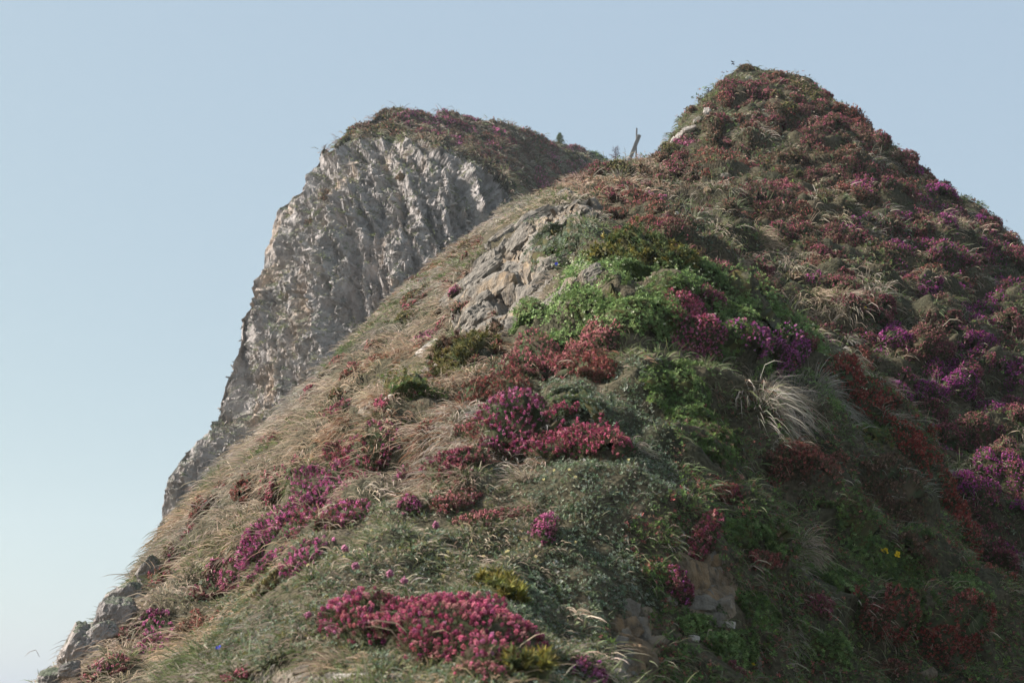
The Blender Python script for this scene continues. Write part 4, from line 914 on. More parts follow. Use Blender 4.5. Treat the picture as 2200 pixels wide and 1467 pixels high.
for i, (x, y, rx, ry, rot, pal, h, lab, mp_, mf) in enumerate(peak):
    if pal == 'violet': pal = 'plum'
    clump('heather', x, y, rx, ry, rot, F, pal, h, lab, 'heather', None, SB, 1.0, 500 + i, mp_, mf, None, 4, 0.05)
# pale tussocks
tus = [(1690, 862, 105, 'large drooping straw tussock hanging over the shaded flank', 'strawgrey', 0.10, 260, 0.98, 2.2, .2), (1625, 880, 90, 'left part of the drooping straw fringe on the shaded flank', 'strawgrey', 0.12, 170, 0.98, 1.6, .2), (1770, 895, 90, 'right part of the drooping straw fringe on the shaded flank', 'strawgrey', 0.08, 150, 0.98, 1.5, .2),
    (1715, 822, 52, 'upright green tussock with long pale stalks', 'straw', 0.9, 60, 0.35, 1.0, .9), (1765, 832, 60, 'pale spiky tussock right of the green one', 'straw', 0.0, 70, 0.45, 1.0, .7), (1550, 815, 60, 'pale straw tuft left of the bare brown hollow', 'straw', 0.1, 60, 0.8, 1.0, .5),
    (1735, 1175, 70, 'curly pale straw tussock in the middle of the shaded flank', 'straw', 0.1, 110, 0.7, 1.4, .5), (1590, 1065, 60, 'small straw tussock above the red heather bush', 'straw', 0.1, 50, 0.9, 1.2, .5), (1680, 1230, 60, 'grey straw tangle under the curly tussock', 'strawgrey', 0.0, 60, 0.7, 1.2, .5),
    (1700, 1370, 70, 'loose grey straw tuft above the upright stones', 'strawgrey', 0.1, 60, 0.8, 1.2, .5), (1920, 900, 60, 'straw tuft on the right skyline beside rusty heather', 'straw', 0.1, 60, 0.8, 1.2, .5), (1930, 930, 56, 'fan of straw below the skyline tuft', 'straw', 0.1, 50, 0.85, 1.0, .5), (1960, 1040, 56, 'straw tuft between the rusty skyline heathers', 'strawgrey', 0.1, 60, 0.85, 1.2, .5),
    (1880, 1320, 60, 'straw tuft over rusty heather in the lower right', 'straw', 0.1, 50, 0.8, 1.2, .5), (1860, 1420, 60, 'pale straw spray near the bottom right', 'strawgrey', 0.1, 50, 0.8, 1.2, .5), (2110, 1230, 56, 'straw tuft beside the lowest rusty skyline heather', 'strawgrey', 0.2, 50, 0.8, 1.2, .5),
    (715, 1430, 80, 'golden straw tuft at the lower left of the large crimson heather', 'straw', 0.1, 110, 0.7, 1.6, .5), (890, 850, 66, 'long blond tussock over the green mound', 'straw', 0.1, 130, 0.9, 1.6, .5), (1010, 800, 70, 'grey straw curtain under the dark olive shrub', 'strawgrey', 0.1, 110, 0.95, 1.5, .4),
    (935, 950, 50, 'bright green grass tuft below the green mound', 'straw', 1.2, 30, 0.4, 1.2, .8), (1000, 880, 46, 'small bright green tuft left of the rusty strip', 'straw', 1.3, 20, 0.3, 1.0, .9), (1140, 1100, 66, 'straw tuft left of the small round magenta heather', 'straw', 0.1, 90, 0.8, 1.4, .5), (1370, 965, 50, 'straw fringe at the blunt end of the wide crimson heather', 'straw', 0.1, 50, 0.9, 1.0, .5),
    (650, 1165, 60, 'blond tussock lying across the long magenta band', 'straw', 0.05, 90, 0.95, 1.3, .4), (1000, 1050, 60, 'straw tuft right of the dark hollow', 'straw', 0.1, 80, 0.9, 1.3, .5), (1120, 1030, 60, 'straw tuft below the magenta cushion', 'straw', 0.2, 80, 0.8, 1.3, .5)]
for i, (x, y, sz, lab, pal, gf, nb, dr, wd, stf) in enumerate(tus):
    tussock(x, y, sz, lab, None, pal, gf, nb, dr, wd, SA, stf, parts=sz > 64, seed=i)
tusB = [(1560, 515, 62, 'pale tussock at the foot of the bright green grass on the right peak'), (1530, 570, 60, 'round straw tussock right of the juniper'), (1690, 582, 78, 'tall blond tussock in the middle of the right peak foot'), (1655, 565, 60, 'blond tussock left of the tallest one'),
    (1688, 628, 66, 'straw tussock hanging below the tallest blond one'), (1855, 628, 80, 'broad pale tussock fringe above brown heather'), (1800, 640, 60, 'left end of the broad pale tussock fringe'), (1735, 690, 60, 'grey straw tussock above a dark hollow'), (1640, 520, 66, 'grey green grass fountain beside the broad dark heather'),
    (1800, 690, 70, 'grey straw hanging under brown heather'), (1765, 655, 56, 'straw tussock between the two blond groups'), (1610, 545, 58, 'straw tussock left of the blond group'), (1500, 520, 50, 'small straw tuft behind the juniper'), (1600, 490, 50, 'green grey tuft above the pale tussocks')]
for i, (x, y, sz, lab) in enumerate(tusB):
    tussock(x, y, sz, lab, None, 'strawgrey' if 'grey' in lab else 'straw', 0.25, 110, 0.9, 1.4, SB, 0.5, parts=sz > 64, seed=100 + i)
for i, (x, y, sz) in enumerate([(1540, 480, 40), (1500, 475, 36), (1570, 470, 36)]):
    tussock(x, y, sz, ['bright green grass below the pale flat rock', 'bright green grass left end near the tiny pale rock', 'bright green grass right end under dark heather'][i], None, 'grass', 0.8, 60, 0.4, 1.6, SB, 0.8, seed=140 + i)

# right peak: the many small cushions and tussocks in rows along the slope
rg = random.Random(77); pts = []
def free(x, y, r):
    return all(((x - a) / (r + b)) ** 2 + ((y - c) / (0.55 * (r + b))) ** 2 > 0.5 for a, c, b in pts)
for p in peak: pts.append((p[0], p[1], p[2]))
for t in tusB: pts.append((t[0], t[1], t[2] * 0.5))
tries = 0; nh = nt_ = 0; nh_big = 0; surplus = MB()
while tries < 60000 and (nh < 330 or nt_ < 105):
    tries += 1
    x = rg.uniform(1290, 2215); y = rg.uniform(140, 1330)
    if y < btop(x) + 4 or y > atop(x) + 15 or x < 1400 and y < 360: continue
    if x - np.interp(y, [140, 330], [1600, 1420]) < 75 and y < 330 and rg.random() < 0.85: continue
    depth_f = 0.55 + 0.6 * min(1, max(0, (y - 200) / 500))
    r = rg.uniform(17, 36) * depth_f
    if not free(x, y, r): continue
    rel = (x - 1500) / 700; n1 = float(vnoise(np.array([[x * 0.006, y * 0.009, 3.3]]), 5)[0])
    is_t = rg.random() < (0.24 + 0.2 * n1 + (0.18 if (1500 < x < 1950 and 480 < y < 780) else 0) + (0.2 if x > 2040 and y > 950 else 0))
    if is_t and nt_ < 105:
        if y - btop(x) < 14: continue
        pts.append((x, y, r * 0.9)); nt_ += 1; tz_ = 'near the top' if y < 300 else ('by the right edge' if x > 2080 else ('in the upper middle' if y < 480 else ('on the lower left' if x < 1800 else 'on the lower right')))
        tussock(x, y, r * rg.uniform(1.5, 2.1), 'small straw grass tussock among heather %s of the right peak' % tz_, 'straw tussocks %s of the right peak' % tz_, rg.choice(['straw', 'strawgrey', 'strawgrey']), rg.uniform(0.1, 0.5), 46, 0.9, 1.5, SB, 0.5, seed=nt_)
    elif nh < 330:
        pts.append((x, y, r)); nh += 1
        u = rg.random(); pv = max(0, min(0.55, (x - 1750) / 700 + (y - 400) / 1500))
        if u < pv: pal, mx_, cl = 'plum', 'wine', 'violet'
        elif u < pv + 0.42: pal, mx_, cl = 'wine', 'brown', 'wine red'
        elif u < pv + 0.60: pal, mx_, cl = 'rust', 'brown', 'rusty red'
        else: pal, mx_, cl = 'brown', rg.choice(['rust', 'olive', 'wine']), 'dark brown'
        if cl == 'dark brown' and rg.random() < 0.25: pal, mx_, cl = 'olive', 'brown', 'olive'
        zone = 'near the top' if y < 300 else ('near the right edge' if x > 2050 else ('in the middle' if y < 520 else ('on the lower left' if x < 1800 else 'on the lower right')))
        sz_ = 'broad' if r > 27 else ('mid-sized' if r > 20 else 'small')
        clump('heather', x, y, r * rg.uniform(1.0, 1.5), r * rg.uniform(0.42, 0.6), rg.uniform(-32, -6), F, pal, r * rg.uniform(0.75, 1.05), '%s %s heather %s of right peak' % (sz_, cl, zone), 'heather', '%s %s heathers %s of the right peak' % (sz_, cl, zone), SB, 1.0, 900 + nh, mx_, 0.35, False, 2, 0.1, into=None if r > 17.5 and nh_big < 150 else surplus)
        nh_big += r > 17.5
tag(surplus.build('heather_carpet', M_HEATH), 'carpet of tiny dark heathers between the larger cushions of the right peak', 'heather carpet', kind='stuff')
# cap of the cliff
surplus = MB()
rg = random.Random(31); nc = 0; tries = 0; pc = []
while nc < 95 and tries < 9000:
    tries += 1
    x = rg.uniform(720, 1290); y = rg.uniform(225, 470)
    if y < ctop(x) + 2 or y > rock_edge(x) - 2 and x < 1100 or y > atop(x) or (x > 1180 and y > btop(x)): continue
    r = rg.uniform(14, 30)
    if any(((x - a) / (r + b)) ** 2 + ((y - c) / (0.5 * (r + b))) ** 2 < 0.55 for a, c, b in pc): continue
    pc.append((x, y, r)); nc += 1
    u = rg.random(); mg = 0.65 if (870 < x < 1010 and y < 320) or (1150 < x < 1260 and y > 330) else 0.12
    pal, cl = ('magenta', 'magenta') if u < mg else rg.choice([('brown', 'dark brown'), ('rust', 'rusty'), ('wine', 'wine red'), ('olive', 'olive'), ('brown', 'dark brown')])
    clump('heather', x, y, r * rg.uniform(1.0, 1.5), r * rg.uniform(0.35, 0.5), rg.uniform(-40, -15) if x > 900 else rg.uniform(0, 30), F, pal, r * rg.uniform(0.3, 0.5), '%s %s heather on the %s of the grassy cliff cap' % ('broad' if r > 22 else 'small', cl, 'left top' if x < 870 else ('middle' if x < 1060 else 'right slope')), 'heather', '%s heathers on the cliff cap' % cl, SCL, 1.0, 1500 + nc, rg.choice(['wine', 'brown', 'rust']), 0.35, False, 1, 0.1, into=None if r > 20 and nc < 60 else surplus)
tag(surplus.build('heather_carpet', M_HEATH), 'carpet of tiny heathers between the larger ones on the cliff cap', 'heather carpet', kind='stuff')
for i, (x, y, rx, ry, rot, pal, lab) in enumerate([(700, 425, 16, 8, 40, 'brown', 'dark shrub clinging high on the left of the cliff'), (665, 485, 16, 8, 60, 'brown', 'dark shrub in a cliff gully below the high one'), (1100, 390, 18, 8, -35, 'olive', 'olive shrub on the right rim of the cliff'),
        (862, 384, 10, 6, 0, 'brown', 'tiny dark shrub on a grassy ledge of the cliff'), (770, 288, 16, 7, 35, 'brown', 'brown shrub on the upper left rim of the cliff'), (900, 290, 28, 6, -12, 'rust', 'orange brown heather on the upper rim of the cliff'), (985, 312, 26, 6, -14, 'rust', 'rusty brown heather along the upper right rim of the cliff')]):
    clump('cliff_shrub', x, y, rx, ry, rot, F, pal, 8, lab, 'shrub', None, SCL, 1.0, 1700 + i, 'olive', 0.3, False)

# ------------------------------------------------------------------ ground cover (uncountable)
def inside(list_, px, py, P):
    w = fbm(P * 2.2, 3, 91) * 0.35
    r = np.full(len(px), 9.0)
    for (x, y, rx, ry, rot) in list_:
        c, s_ = math.cos(math.radians(rot)), math.sin(math.radians(rot)); dx = px - x; dy = py - y
        a = (dx * c - dy * s_) / rx; b = (dx * s_ + dy * c) / ry
        r = np.minimum(r, np.sqrt(a * a + b * b))
    return r + w < 1.0
def occupied(sh, px, py, k=0.92):
    m = np.zeros(len(px), bool)
    for (s2, x, y, rx, ry, c, s_) in OCC:
        if s2 is not sh: continue
        dx = px - x; dy = py - y
        a = (dx * c - dy * s_) / rx; b = (dx * s_ + dy * c) / ry
        m |= (a * a + b * b) < k * k
    return m
R_MAT = [(1300, 1060, 140, 270, 0), (1240, 860, 110, 60, 0), (1190, 520, 85, 70, 0), (1400, 900, 100, 130, 0), (1340, 1210, 110, 140, 0), (1130, 1300, 90, 60, 0), (1420, 1060, 80, 120, 0)]
R_LEAF = [(1430, 640, 240, 110, -15), (1650, 740, 160, 70, -30), (1250, 690, 130, 60, 10), (1810, 840, 80, 45, -40)]
R_DARK = [(1620, 1200, 230, 220, 0), (1880, 1220, 260, 260, -45), (1750, 1400, 420, 160, 0), (1560, 950, 120, 110, 0), (1850, 980, 130, 150, -40), (2100, 1400, 160, 220, 0)]
R_SHORT = [(900, 1180, 300, 110, 0), (750, 1330, 330, 170, 0), (1000, 1420, 300, 120, 0), (1080, 1060, 140, 60, 0), (1130, 830, 130, 60, 10)]
R_BARE = [(1600, 822, 70, 18, 0), (1100, 605, 125, 85, 40), (1055, 665, 95, 65, 30), (1215, 465, 70, 20, 10), (1360, 1400, 56, 84, 0), (1505, 1260, 64, 62, 0), (650, 1450, 120, 22, 0), (1090, 540, 50, 60, 30)]
rngA = np.random.default_rng(101)
inview = lambda px, py, d: np.where((py < 1600) & (px > -120) & (px < 2330), 1.0, 0.02)
def mk(label, name, mb, mat, cat):
    if mb.n: tag(mb.build(name, mat), label, cat, kind='stuff')
P, N, px, py, d = SA.sample(38000, rngA, 2.0, inview)
bare = inside(R_BARE, px, py, P); occ = occupied(SA, px, py) & (rngA.random(len(px)) < 0.9)
ok = ~bare & ~occ
dark = inside(R_DARK, px, py, P) & ok; mat_ = inside(R_MAT, px, py, P) & ok & ~dark; leaf = inside(R_LEAF, px, py, P) & ok
short = inside(R_SHORT, px, py, P) & ok & ~mat_ & ~dark & ~leaf
straw = ok & ~dark & ~mat_ & ~leaf & ~short
patch = fbm(P * 1.1, 3, 111); patch2 = fbm(P * 0.8 + 9, 3, 117)
dry = MB(); grn = MB(); lf_ = MB()
def sub(m, f): return m & (rngA.random(len(m)) < f)
FLOW = np.array([-0.15, 0.0, -0.1])
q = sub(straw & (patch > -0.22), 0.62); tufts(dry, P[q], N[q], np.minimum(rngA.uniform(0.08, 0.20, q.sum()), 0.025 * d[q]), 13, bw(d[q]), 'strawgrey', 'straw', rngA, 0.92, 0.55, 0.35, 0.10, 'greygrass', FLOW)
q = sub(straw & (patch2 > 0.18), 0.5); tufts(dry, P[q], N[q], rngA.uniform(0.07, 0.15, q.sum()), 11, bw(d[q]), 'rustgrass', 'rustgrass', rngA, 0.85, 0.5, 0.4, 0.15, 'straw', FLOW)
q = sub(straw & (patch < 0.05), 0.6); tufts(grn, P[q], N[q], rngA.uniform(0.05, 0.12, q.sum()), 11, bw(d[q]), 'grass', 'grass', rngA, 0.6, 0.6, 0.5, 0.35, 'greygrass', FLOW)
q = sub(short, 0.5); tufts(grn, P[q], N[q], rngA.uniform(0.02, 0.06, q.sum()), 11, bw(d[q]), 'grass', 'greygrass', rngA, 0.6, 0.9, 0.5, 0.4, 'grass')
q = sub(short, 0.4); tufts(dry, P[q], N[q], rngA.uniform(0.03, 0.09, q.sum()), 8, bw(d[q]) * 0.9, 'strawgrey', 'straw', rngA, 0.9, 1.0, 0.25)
q = sub(dark, 0.05); tufts(dry, P[q], N[q], rngA.uniform(0.06, 0.16, q.sum()), 7, bw(d[q]) * 0.8, 'strawgrey', 'strawgrey', rngA, 0.9, 0.8, 0.4)
q = sub(dark, 0.25); tufts(grn, P[q], N[q], rngA.uniform(0.05, 0.12, q.sum()), 8, bw(d[q]), 'grass', 'greygrass', rngA, 0.7, 0.8, 0.4, 0.5, 'grass')
q = sub(mat_, 0.06); tufts(dry, P[q], N[q], rngA.uniform(0.04, 0.09, q.sum()), 4, bw(d[q]) * 0.8, 'strawgrey', 'strawgrey', rngA, 0.8, 1.0, 0.3)
q = sub(mat_, 0.25); tufts(grn, P[q], N[q], rngA.uniform(0.02, 0.05, q.sum()), 8, bw(d[q]), 'grass', 'greygrass', rngA, 0.5, 1.0, 0.5, 0.4, 'grass')
def leaves(mb, q, pal, size, mult, tl, hmax=0.02):
    idx = np.repeat(np.nonzero(q)[0], mult); n = len(idx)
    if n == 0: return
    j = rngA.normal(0, 1, (n, 3)) * (0.004 * d[idx])[:, None]; j = j - N[idx] * (j * N[idx]).sum(-1, keepdims=True)
    pos = P[idx] + j + N[idx] * rngA.uniform(0, hmax, n)[:, None]
    s = np.maximum(size, 0.0015 * d[idx]) * rngA.uniform(0.6, 1.3, n); w = rngA.integers(0, len(tl), n); col = pick(pal, n, rngA, 0.25)
    nn = unit(N[idx] + 0.4 * ZUP)
    for k in range(len(tl)):
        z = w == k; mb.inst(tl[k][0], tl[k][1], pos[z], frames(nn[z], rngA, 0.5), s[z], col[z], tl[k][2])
leaves(lf_, mat_, 'teal', 0.010, 6, ROS_S)
leaves(lf_, leaf, 'green', 0.018, 7, ROS_S, 0.04)
leaves(lf_, sub(dark, 0.8), 'dkgreen', 0.014, 4, ROS_S, 0.03)
leaves(lf_, sub(dark, 0.25), 'rust', 0.011, 3, ROS_S, 0.03)
leaves(lf_, sub(dark, 0.5), 'brown', 0.011, 4, ROS_S, 0.03)
leaves(lf_, sub(short, 0.7), 'teal', 0.009, 4, ROS_S); leaves(lf_, sub(short, 0.15), 'olive', 0.009, 3, ROS_S)
leaves(lf_, sub(straw & (patch < 0), 0.3), 'dkgreen', 0.011, 3, ROS_S)
mk('dry straw grass combed down the near ridge', 'dry_grass', dry, M_GRASS, 'dry grass'); mk('short green grass growing all over the near ridge', 'green_grass', grn, M_GRASS, 'green grass'); mk('tiny leaved ground cover matting the near ridge', 'ground_cover', lf_, M_LEAF, 'ground cover')

rngA = np.random.default_rng(202)
P, N, px, py, d = SB.sample(15000, rngA, 2.0, lambda px, py, d: np.where((px < 2330) & (py < atop(px) + 60), 1.0, 0.05))
occ = occupied(SB, px, py, 0.8) & (rngA.random(len(px)) < 0.85); ok = ~occ
patch = fbm(P * 0.9, 3, 131); leftp = sstep(1560, 1380, px - (350 - py) * -0.2) > 0.5
patch2_ = fbm(P * 1.3 + 40, 3, 133); crest = (px < 1440) & ok & ((py - btop(px)) < 90)
dry = MB(); grn = MB(); lf_ = MB()
q = sub(ok & (patch > 0.1) | crest, 0.26); tufts(dry, P[q], N[q], rngA.uniform(0.12, 0.26, q.sum()), 9, bw(d[q]), 'strawgrey', 'strawgrey', rngA, 0.92, 0.6, 0.35, 0.2, 'greygrass')
shoulder = ok & (px - np.interp(py, [140, 330], [1600, 1420]) < 80) & (py < 330); q = sub(shoulder, 0.9); tufts(grn, P[q], N[q], rngA.uniform(0.10, 0.2, q.sum()), 11, bw(d[q]), 'grass', 'greygrass', rngA, 0.8, 0.7, 0.4, 0.35, 'grass')
q = sub(crest, 0.8); tufts(dry, P[q], N[q], rngA.uniform(0.15, 0.28, q.sum()), 10, bw(d[q]), 'rustgrass', 'straw', rngA, 0.9, 0.6, 0.35, 0.2, 'rustgrass', FLOW)
q = sub(ok, 0.42); tufts(grn, P[q], N[q], rngA.uniform(0.06, 0.16, q.sum()), 9, bw(d[q]), 'grass', 'greygrass', rngA, 0.75, 0.7, 0.4, 0.55, 'grass')
q = sub(ok & (patch < 0.1), 0.3); leaves(lf_, q, 'dkgreen', 0.02, 3, ROS_S, 0.05); 
q = sub(ok, 0.6); leaves(lf_, q, 'brown', 0.016, 4, ROS_S, 0.03)
q = sub(ok & (patch < -0.1), 0.35); leaves(lf_, q, 'teal', 0.02, 3, ROS_S, 0.03)
mk('dry grass between the heathers of the right peak', 'dry_grass', dry, M_GRASS, 'dry grass'); mk('dull green grass between the heathers of the right peak', 'green_grass', grn, M_GRASS, 'green grass'); mk('low dark leaf cover on the right peak', 'ground_cover', lf_, M_LEAF, 'ground cover')

rngA = np.random.default_rng(303)
P, N, px, py, d = SCL.sample(16000, rngA, 1.0); rm = rockmask(px, py); hgt = sstep(620, 330, py)
dry = MB(); grn = MB()
cap = rm < 0.5
veg = (~cap) & ((py - ctop(px)) > 25) & (N[:, 2] + fbm(P * 0.9, 3, 141) * 0.8 + hgt * 0.45 > 0.62)
q = sub(cap, 0.8); tufts(dry, P[q], N[q], rngA.uniform(0.22, 0.45, q.sum()), 8, bw(d[q]), 'strawgrey', 'strawgrey', rngA, 0.9, 0.7, 0.35, 0.35, 'greygrass')
q = sub(cap, 0.6); tufts(dry, P[q], N[q], rngA.uniform(0.2, 0.4, q.sum()), 8, bw(d[q]), 'brown', 'rustgrass', rngA, 0.8, 0.7, 0.4, 0.35, 'brown')
q = sub(veg, 0.8); tufts(grn, P[q], N[q], rngA.uniform(0.08, 0.24, q.sum()), 8, bw(d[q]), 'grass', 'greygrass', rngA, 0.8, 0.8, 0.4, 0.4, 'grass')
q = sub(cap, 0.5); tufts(grn, P[q], N[q], rngA.uniform(0.15, 0.36, q.sum()), 8, bw(d[q]), 'grass', 'greygrass', rngA, 0.7, 0.8, 0.4, 0.5, 'grass')
mk('dry grass covering the cap of the grey cliff', 'dry_grass', dry, M_GRASS, 'dry grass'); mk('grey green tufts rooted in cracks of the cliff', 'green_grass', grn, M_GRASS, 'green grass')
P, N, px, py, d = SD.sample(2500, rngA, 1.0); dry = MB()
q = np.ones(len(px), bool); tufts(dry, P, N, rngA.uniform(0.25, 0.5, len(P)), 7, bw(d), 'grass', 'strawgrey', rngA, 0.8, 0.8, 0.4, 0.6, 'greygrass')
mk('grass on the far hillside behind the saddle', 'green_grass', dry, M_GRASS, 'green grass')
for i, (x, y, rx, pal, lab) in enumerate([(1218, 322, 20, 'magenta', 'pink heather streak on the far hillside by the small spruce'), (1240, 319, 22, 'wine', 'dark heather on the skyline of the far hillside'), (1285, 338, 24, 'dkgreen', 'dark green bush low on the far hillside'), (1205, 316, 18, 'dkgreen', 'dark green bush at the foot of the small spruce')]):
    clump('heather' if i < 2 else 'leafy_shrub', x, y, rx, 6, -30, F if i < 2 else 'leaf', pal, 6, lab, 'heather' if i < 2 else 'shrub', None, SD, 1.0, 1800 + i, None, 0, False)

# ------------------------------------------------------------------ posts, small trees, flowers
def tube(mb, pts_, radii, k, col):
    pts_ = np.array(pts_, float); n = len(pts_); V = []
    for i in range(n):
        t = unit(pts_[min(i + 1, n - 1)] - pts_[max(i - 1, 0)]); a = unit(np.cross(t, np.array([0.3, 0.9, 0.2]))); b = np.cross(t, a)
        for j in range(k):
            an = 2 * math.pi * j / k; V.append(pts_[i] + (a * math.cos(an) + b * math.sin(an)) * radii[i])
    T = []
    for i in range(n - 1):
        for j in range(k):
            p, q2 = i * k + j, i * k + (j + 1) % k; T += [(p, q2, q2 + k), (p, q2 + k, p + k)]
    c0, c1 = len(V), len(V) + 1; V += [pts_[0], pts_[-1]]
    for j in range(k): T += [(c0, (j + 1) % k, j), (c1, (n - 1) * k + j, (n - 1) * k + (j + 1) % k)]
    mb.raw(np.array(V), np.array(T), np.tile(np.array(col, float), (len(V), 1)))
M_BARK = veg_mat('bark', 0.0, 0.9, 0.1)
def wp(px, py, dd): return CAM + ray(np.array(px), np.array(py)) * dd
def post(name, a, b, dd, w, label, col):
    p0 = wp(*a, dd); p1 = wp(*b, dd); mb = MB(); ax = unit(p1 - p0); s1 = unit(np.cross(ax, FWD)); s2 = np.cross(ax, s1); r = w / FPX * dd * 0.5
    rows = []; rg_ = random.Random(3)
    for t in (0, 0.25, 0.5, 0.75, 0.97, 1.0):
        c = p0 + (p1 - p0) * t; k = r * (1.0 if t < 1 else 0.7) * rg_.uniform(0.92, 1.08)
        for (u, v) in ((-1, -1), (-.6, -1.15), (.6, -1.15), (1, -1), (1, 1), (.6, 1.1), (-.6, 1.1), (-1, 1)): rows.append(c + s1 * u * k + s2 * v * k)
    V = np.array(rows); T = []
    for i in range(5):
        for j in range(8):
            p, q2 = i * 8 + j, i * 8 + (j + 1) % 8; T += [(p, q2, q2 + 8), (p, q2 + 8, p + 8)]
    for j in range(1, 7): T += [(0, j + 1, j), (40, 40 + j, 41 + j)]
    mb.raw(V, np.array(T), np.tile(col, (len(V), 1)))
    o = link(name, mesh_np(name, V - p0, np.array(T), M_WOOD, smooth=False), None, p0); tag(o, label, 'post'); return o
post('wooden_post', (1366, 352), (1368, 275), 66.5, 3.2, 'thin upright pale post on the saddle', (0.2, 0.2, 0.2))
post('wooden_beam', (1349, 352), (1374, 290), 66.0, 8, 'thick dark beam leaning against the thin post on the saddle', (0.1, 0.1, 0.1))
# spruce
def spruce(px, py, top, dd):
    p0 = wp(px, py, dd); H = (py - top) / FPX * dd; e = link('spruce_tree', None, None, p0); rng = np.random.default_rng(8)
    mb = MB(); tube(mb, [(0, 0, -0.1), (0, 0, H * 0.5), (0, 0, H * 0.98)], [H * 0.03, H * 0.02, H * 0.004], 6, (0.08, 0.06, 0.045)); mb.build('trunk', M_BARK, e)
    cr = MB(); nbr = 70
    for i in range(nbr):
        t = (i + 0.5) / nbr; z = H * (0.12 + 0.86 * t); L = H * 0.42 * (1 - t) ** 0.8 * rng.uniform(0.7, 1.15) + H * 0.03; a = i * 2.4 + rng.uniform(-.3, .3)
        dirv = np.array([math.cos(a), math.sin(a), 0.15 + 0.5 * t])
        m = 14; s = np.linspace(0.15, 1, m); pp = np.array([0, 0, z]) + dirv * (L * s)[:, None] - np.array([0, 0, 1]) * (L * 0.25 * s ** 2)[:, None]
        fr = frames(np.tile(unit(dirv), (m, 1)), rng, 0.2)
        cr.inst(NEED[0][0], NEED[0][1], pp, fr, np.full(m, H * 0.085) * (1.1 - 0.5 * s), pick('dkgreen', m, rng) * 1.0, NEED[0][2])
    cr.build('crown', M_LEAF, e); tag(e, 'small green spruce on the far hillside skyline', 'tree')
spruce(1203, 318, 284, 71)
def bare_tree(px, py, top, dd):
    p0 = wp(px, py, dd); H = (py - top) / FPX * dd; e = link('bare_tree', None, None, p0); rng = np.random.default_rng(18); c = (0.13, 0.13, 0.16)
    mb = MB(); tube(mb, [(0, 0, -0.15), (0.02 * H, 0, H * 0.5), (0, 0, H)], [H * 0.035, H * 0.025, H * 0.008], 6, c); mb.build('trunk', M_BARK, e)
    br = MB()
    for i in range(46):
        t = rng.uniform(0.1, 0.95); a = rng.uniform(0, 6.28); L = H * rng.uniform(0.25, 0.5) * (1.1 - 0.6 * t); b = np.array([0, 0, H * t]); dv = np.array([math.cos(a), math.sin(a), 0.5])
        pts_ = [b, b + dv * L * 0.5, b + dv * L * 0.8 + np.array([0, 0, L * 0.25])]; tube(br, pts_, [H * 0.012, H * 0.009, H * 0.005], 3, c)
        for k in range(4):
            s = rng.uniform(0.3, 0.95); bb = b + dv * L * s; d2 = unit(dv + rng.normal(0, 0.7, 3)); tube(br, [bb, bb + d2 * L * 0.35], [H * 0.007, H * 0.004], 3, c)
    br.build('branches', M_BARK, e); tag(e, 'small bare blue grey shrub tree in the saddle', 'tree')
bare_tree(1322, 352, 314, 70)
# flowers
M_PETAL = veg_mat('petal', 0.3, 0.6, 0.2)
def flower(px, py, size, kind, label, group=None, h=2.2):
    sh = locate(px, py); P, N = sh.at(px, py + size * 0.8); d = project(P)[2][0]; P = P[0]; N = N[0]; s = size * d / FPX; rng = np.random.default_rng(int(px * 3 + py))
    up = unit(N * 0.5 + ZUP * 0.6 - FWD * 0.25); e = link('flower', None, None, P)
    mb = MB(); top = up * s * h * 0.7; tube(mb, [-up * 0.02, top * 0.5 + rng.normal(0, .05 * s, 3), top], [s * 0.06] * 3, 4, (0.09, 0.12, 0.05)); mb.build('stem', M_LEAF, e)
    hd = MB()
    if kind == 'globe':
        n = 14; a = rng.normal(0, 1, (n, 3)); a = unit(a + up * 0.5); hd.inst(HEAD_MID[0], HEAD_MID[1], top + a * s * 0.22, frames(a, rng, 0.1), np.full(n, s * 0.55), np.tile((0.42, 0.16, 0.24), (n, 1)), HEAD_MID[2])
    else:
        c = {'yellow': (0.75, 0.52, 0.02), 'cream': (0.72, 0.62, 0.30), 'blue': (0.06, 0.07, 0.50)}[kind]
        tv_, tt_, tb_ = rosette(9, 5, 0.8, 0.7, 0.05)
        hd.inst(tv_, tt_, (top + up * 0.0)[None], frames(unit(up - FWD * 0.7)[None], rng), np.array([s * 0.55]), np.array([c]), tb_)
    hd.build('flower_head', M_PETAL, e)
    if size > 12:
        lv = MB(); tv_, tt_, tb_ = rosette(6, 8, 0.55, 0.4)
        lv.inst(tv_, tt_, (up * s * 0.3)[None], frames(up[None], rng), np.array([s * 1.2]), np.array([(0.13, 0.17, 0.11)]), tb_); lv.build('leaves', M_LEAF, e)
    tag(e, label, 'flower', group)
flower(1885, 1188, 17, 'yellow', 'left one of the two large yellow flowers in the dark shrub')
flower(1911, 1197, 17, 'yellow', 'right one of the two large yellow flowers in the dark shrub')
flower(1615, 846, 9, 'yellow', 'single yellow flower above the large drooping straw tussock'); flower(1833, 703, 8, 'yellow', 'single yellow flower at the dark hollow on the right peak foot')
flower(1190, 566, 9, 'blue', 'blue gentian below the blue green cushion'); flower(478, 1400, 14, 'blue', 'blue gentian in the bottom left grass')
flower(310, 1305, 9, 'yellow', 'yellow flower beside the dark brown knob on the left edge'); flower(1612, 1430, 8, 'yellow', 'small yellow flower near the bottom in the dark shrubs')
for (x, y) in [(1198, 960), (1268, 995), (1194, 1015), (1170, 1045), (1219, 1047), (1235, 1029), (1234, 1171), (1090, 1190), (1329, 1043), (1037, 1201), (1092, 1186), (1103, 1259), (666, 1228), (800, 1144), (1100, 1235), (960, 1190), (740, 1200), (1010, 1160), (1150, 1200)]:
    flower(x, y, 7, 'cream', 'tiny cream flower in the short turf of the near ridge', 'cream flowers in the turf')
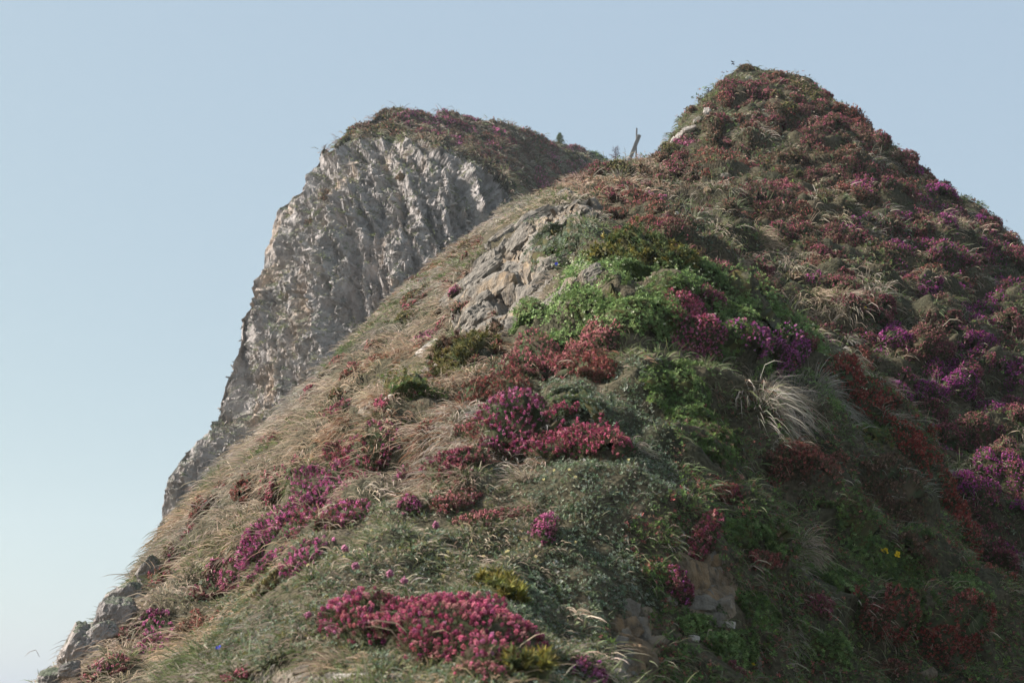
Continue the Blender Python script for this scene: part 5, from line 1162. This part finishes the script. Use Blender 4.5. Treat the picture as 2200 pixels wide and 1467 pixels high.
for i, (x, y) in enumerate([(1044, 1237), (1063, 1237)]): flower(x, y, 10, 'cream', ['left', 'right'][i] + ' one of two cream flowers above the yellow green sprigs')
for (x, y, lab) in [(746, 1190, 'faded pink globe flower right of the magenta band'), (764, 1228, 'nodding pink globe flower above the crimson cushion on its left'), (839, 1243, 'pink globe flower above the middle of the crimson cushion, left one'), (866, 1254, 'pink globe flower above the middle of the crimson cushion, right one'), (664, 1330, 'faded globe flower at the left end of the crimson cushion'), (935, 1140, 'dark pink globe flower below the small bright heather')]:
    flower(x, y, 15, 'globe', lab)
# a few pale flowers over the green shrubs
rngA = np.random.default_rng(404); fl_ = MB()
P, N, px, py, d = SA.sample(6000, rngA, 2.0, lambda px, py, d: ((px > 1150) & (px < 1900) & (py < 900)).astype(float))
q = inside([(1370, 620, 170, 60, -10), (1350, 700, 170, 40, -5), (1780, 790, 110, 35, -38), (1300, 660, 100, 40, 10)], px, py, P) & (rngA.random(len(px)) < 0.22)
n = int(q.sum()); fl_.inst(ROS_S[0][0], ROS_S[0][1], P[q] + unit(N[q] + ZUP * 0.5) * rngA.uniform(0.06, 0.11, n)[:, None], frames(unit(N[q] - FWD * 0.5), rngA, 0.3), rngA.uniform(0.008, 0.014, n), np.tile((0.55, 0.55, 0.36), (n, 1)), ROS_S[0][2])
mk('tiny pale blossoms sprinkled over the green leafy shrubs', 'pale_blossoms', fl_, M_PETAL, 'blossoms')

# alike things side by side: tell them apart by their order across the slope
ORD = ['first', 'second', 'third', 'fourth', 'fifth', 'sixth', 'seventh', 'eighth', 'ninth', 'tenth', 'eleventh', 'twelfth']
by = {}
for o in SC.objects:
    if o.parent is None and 'label' in o: by.setdefault(o['label'], []).append(o)
for lab, os_ in by.items():
    if 2 <= len(os_) <= 12:
        os_.sort(key=lambda o: float(project(np.array([o.location[:]]))[0][0]))
        for k, o in enumerate(os_):
            w = 'leftmost' if k == 0 else ('rightmost' if k == len(os_) - 1 else ORD[k] + ' from left')
            o['label'] = lab.replace(' of the shaded right peak', ' of the right peak') + ', ' + w

# ------------------------------------------------------------------ hazy mountain air
hz = bpy.data.materials.new('haze_air'); hz.use_nodes = True; hz.node_tree.nodes.clear()
pv = hz.node_tree.nodes.new('ShaderNodeVolumePrincipled'); pv.inputs['Color'].default_value = (0.90, 0.96, 1.0, 1); pv.inputs['Density'].default_value = 0.0006; pv.inputs['Anisotropy'].default_value = 0.2
ho = hz.node_tree.nodes.new('ShaderNodeOutputMaterial'); hz.node_tree.links.new(pv.outputs[0], ho.inputs['Volume'])
x0, x1, z0, z1 = -300.0, 300.0, -61.0, 38.0
hv = np.array([(x, y, z) for z in (z0, z1) for y in (x0, x1) for x in (x0, x1)])
ht = np.array([(0, 2, 3), (0, 3, 1), (4, 5, 7), (4, 7, 6), (0, 1, 5), (0, 5, 4), (2, 6, 7), (2, 7, 3), (0, 4, 6), (0, 6, 2), (1, 3, 7), (1, 7, 5)])
tag(link('haze', mesh_np('haze', hv, ht, hz, smooth=False)), kind='stuff')
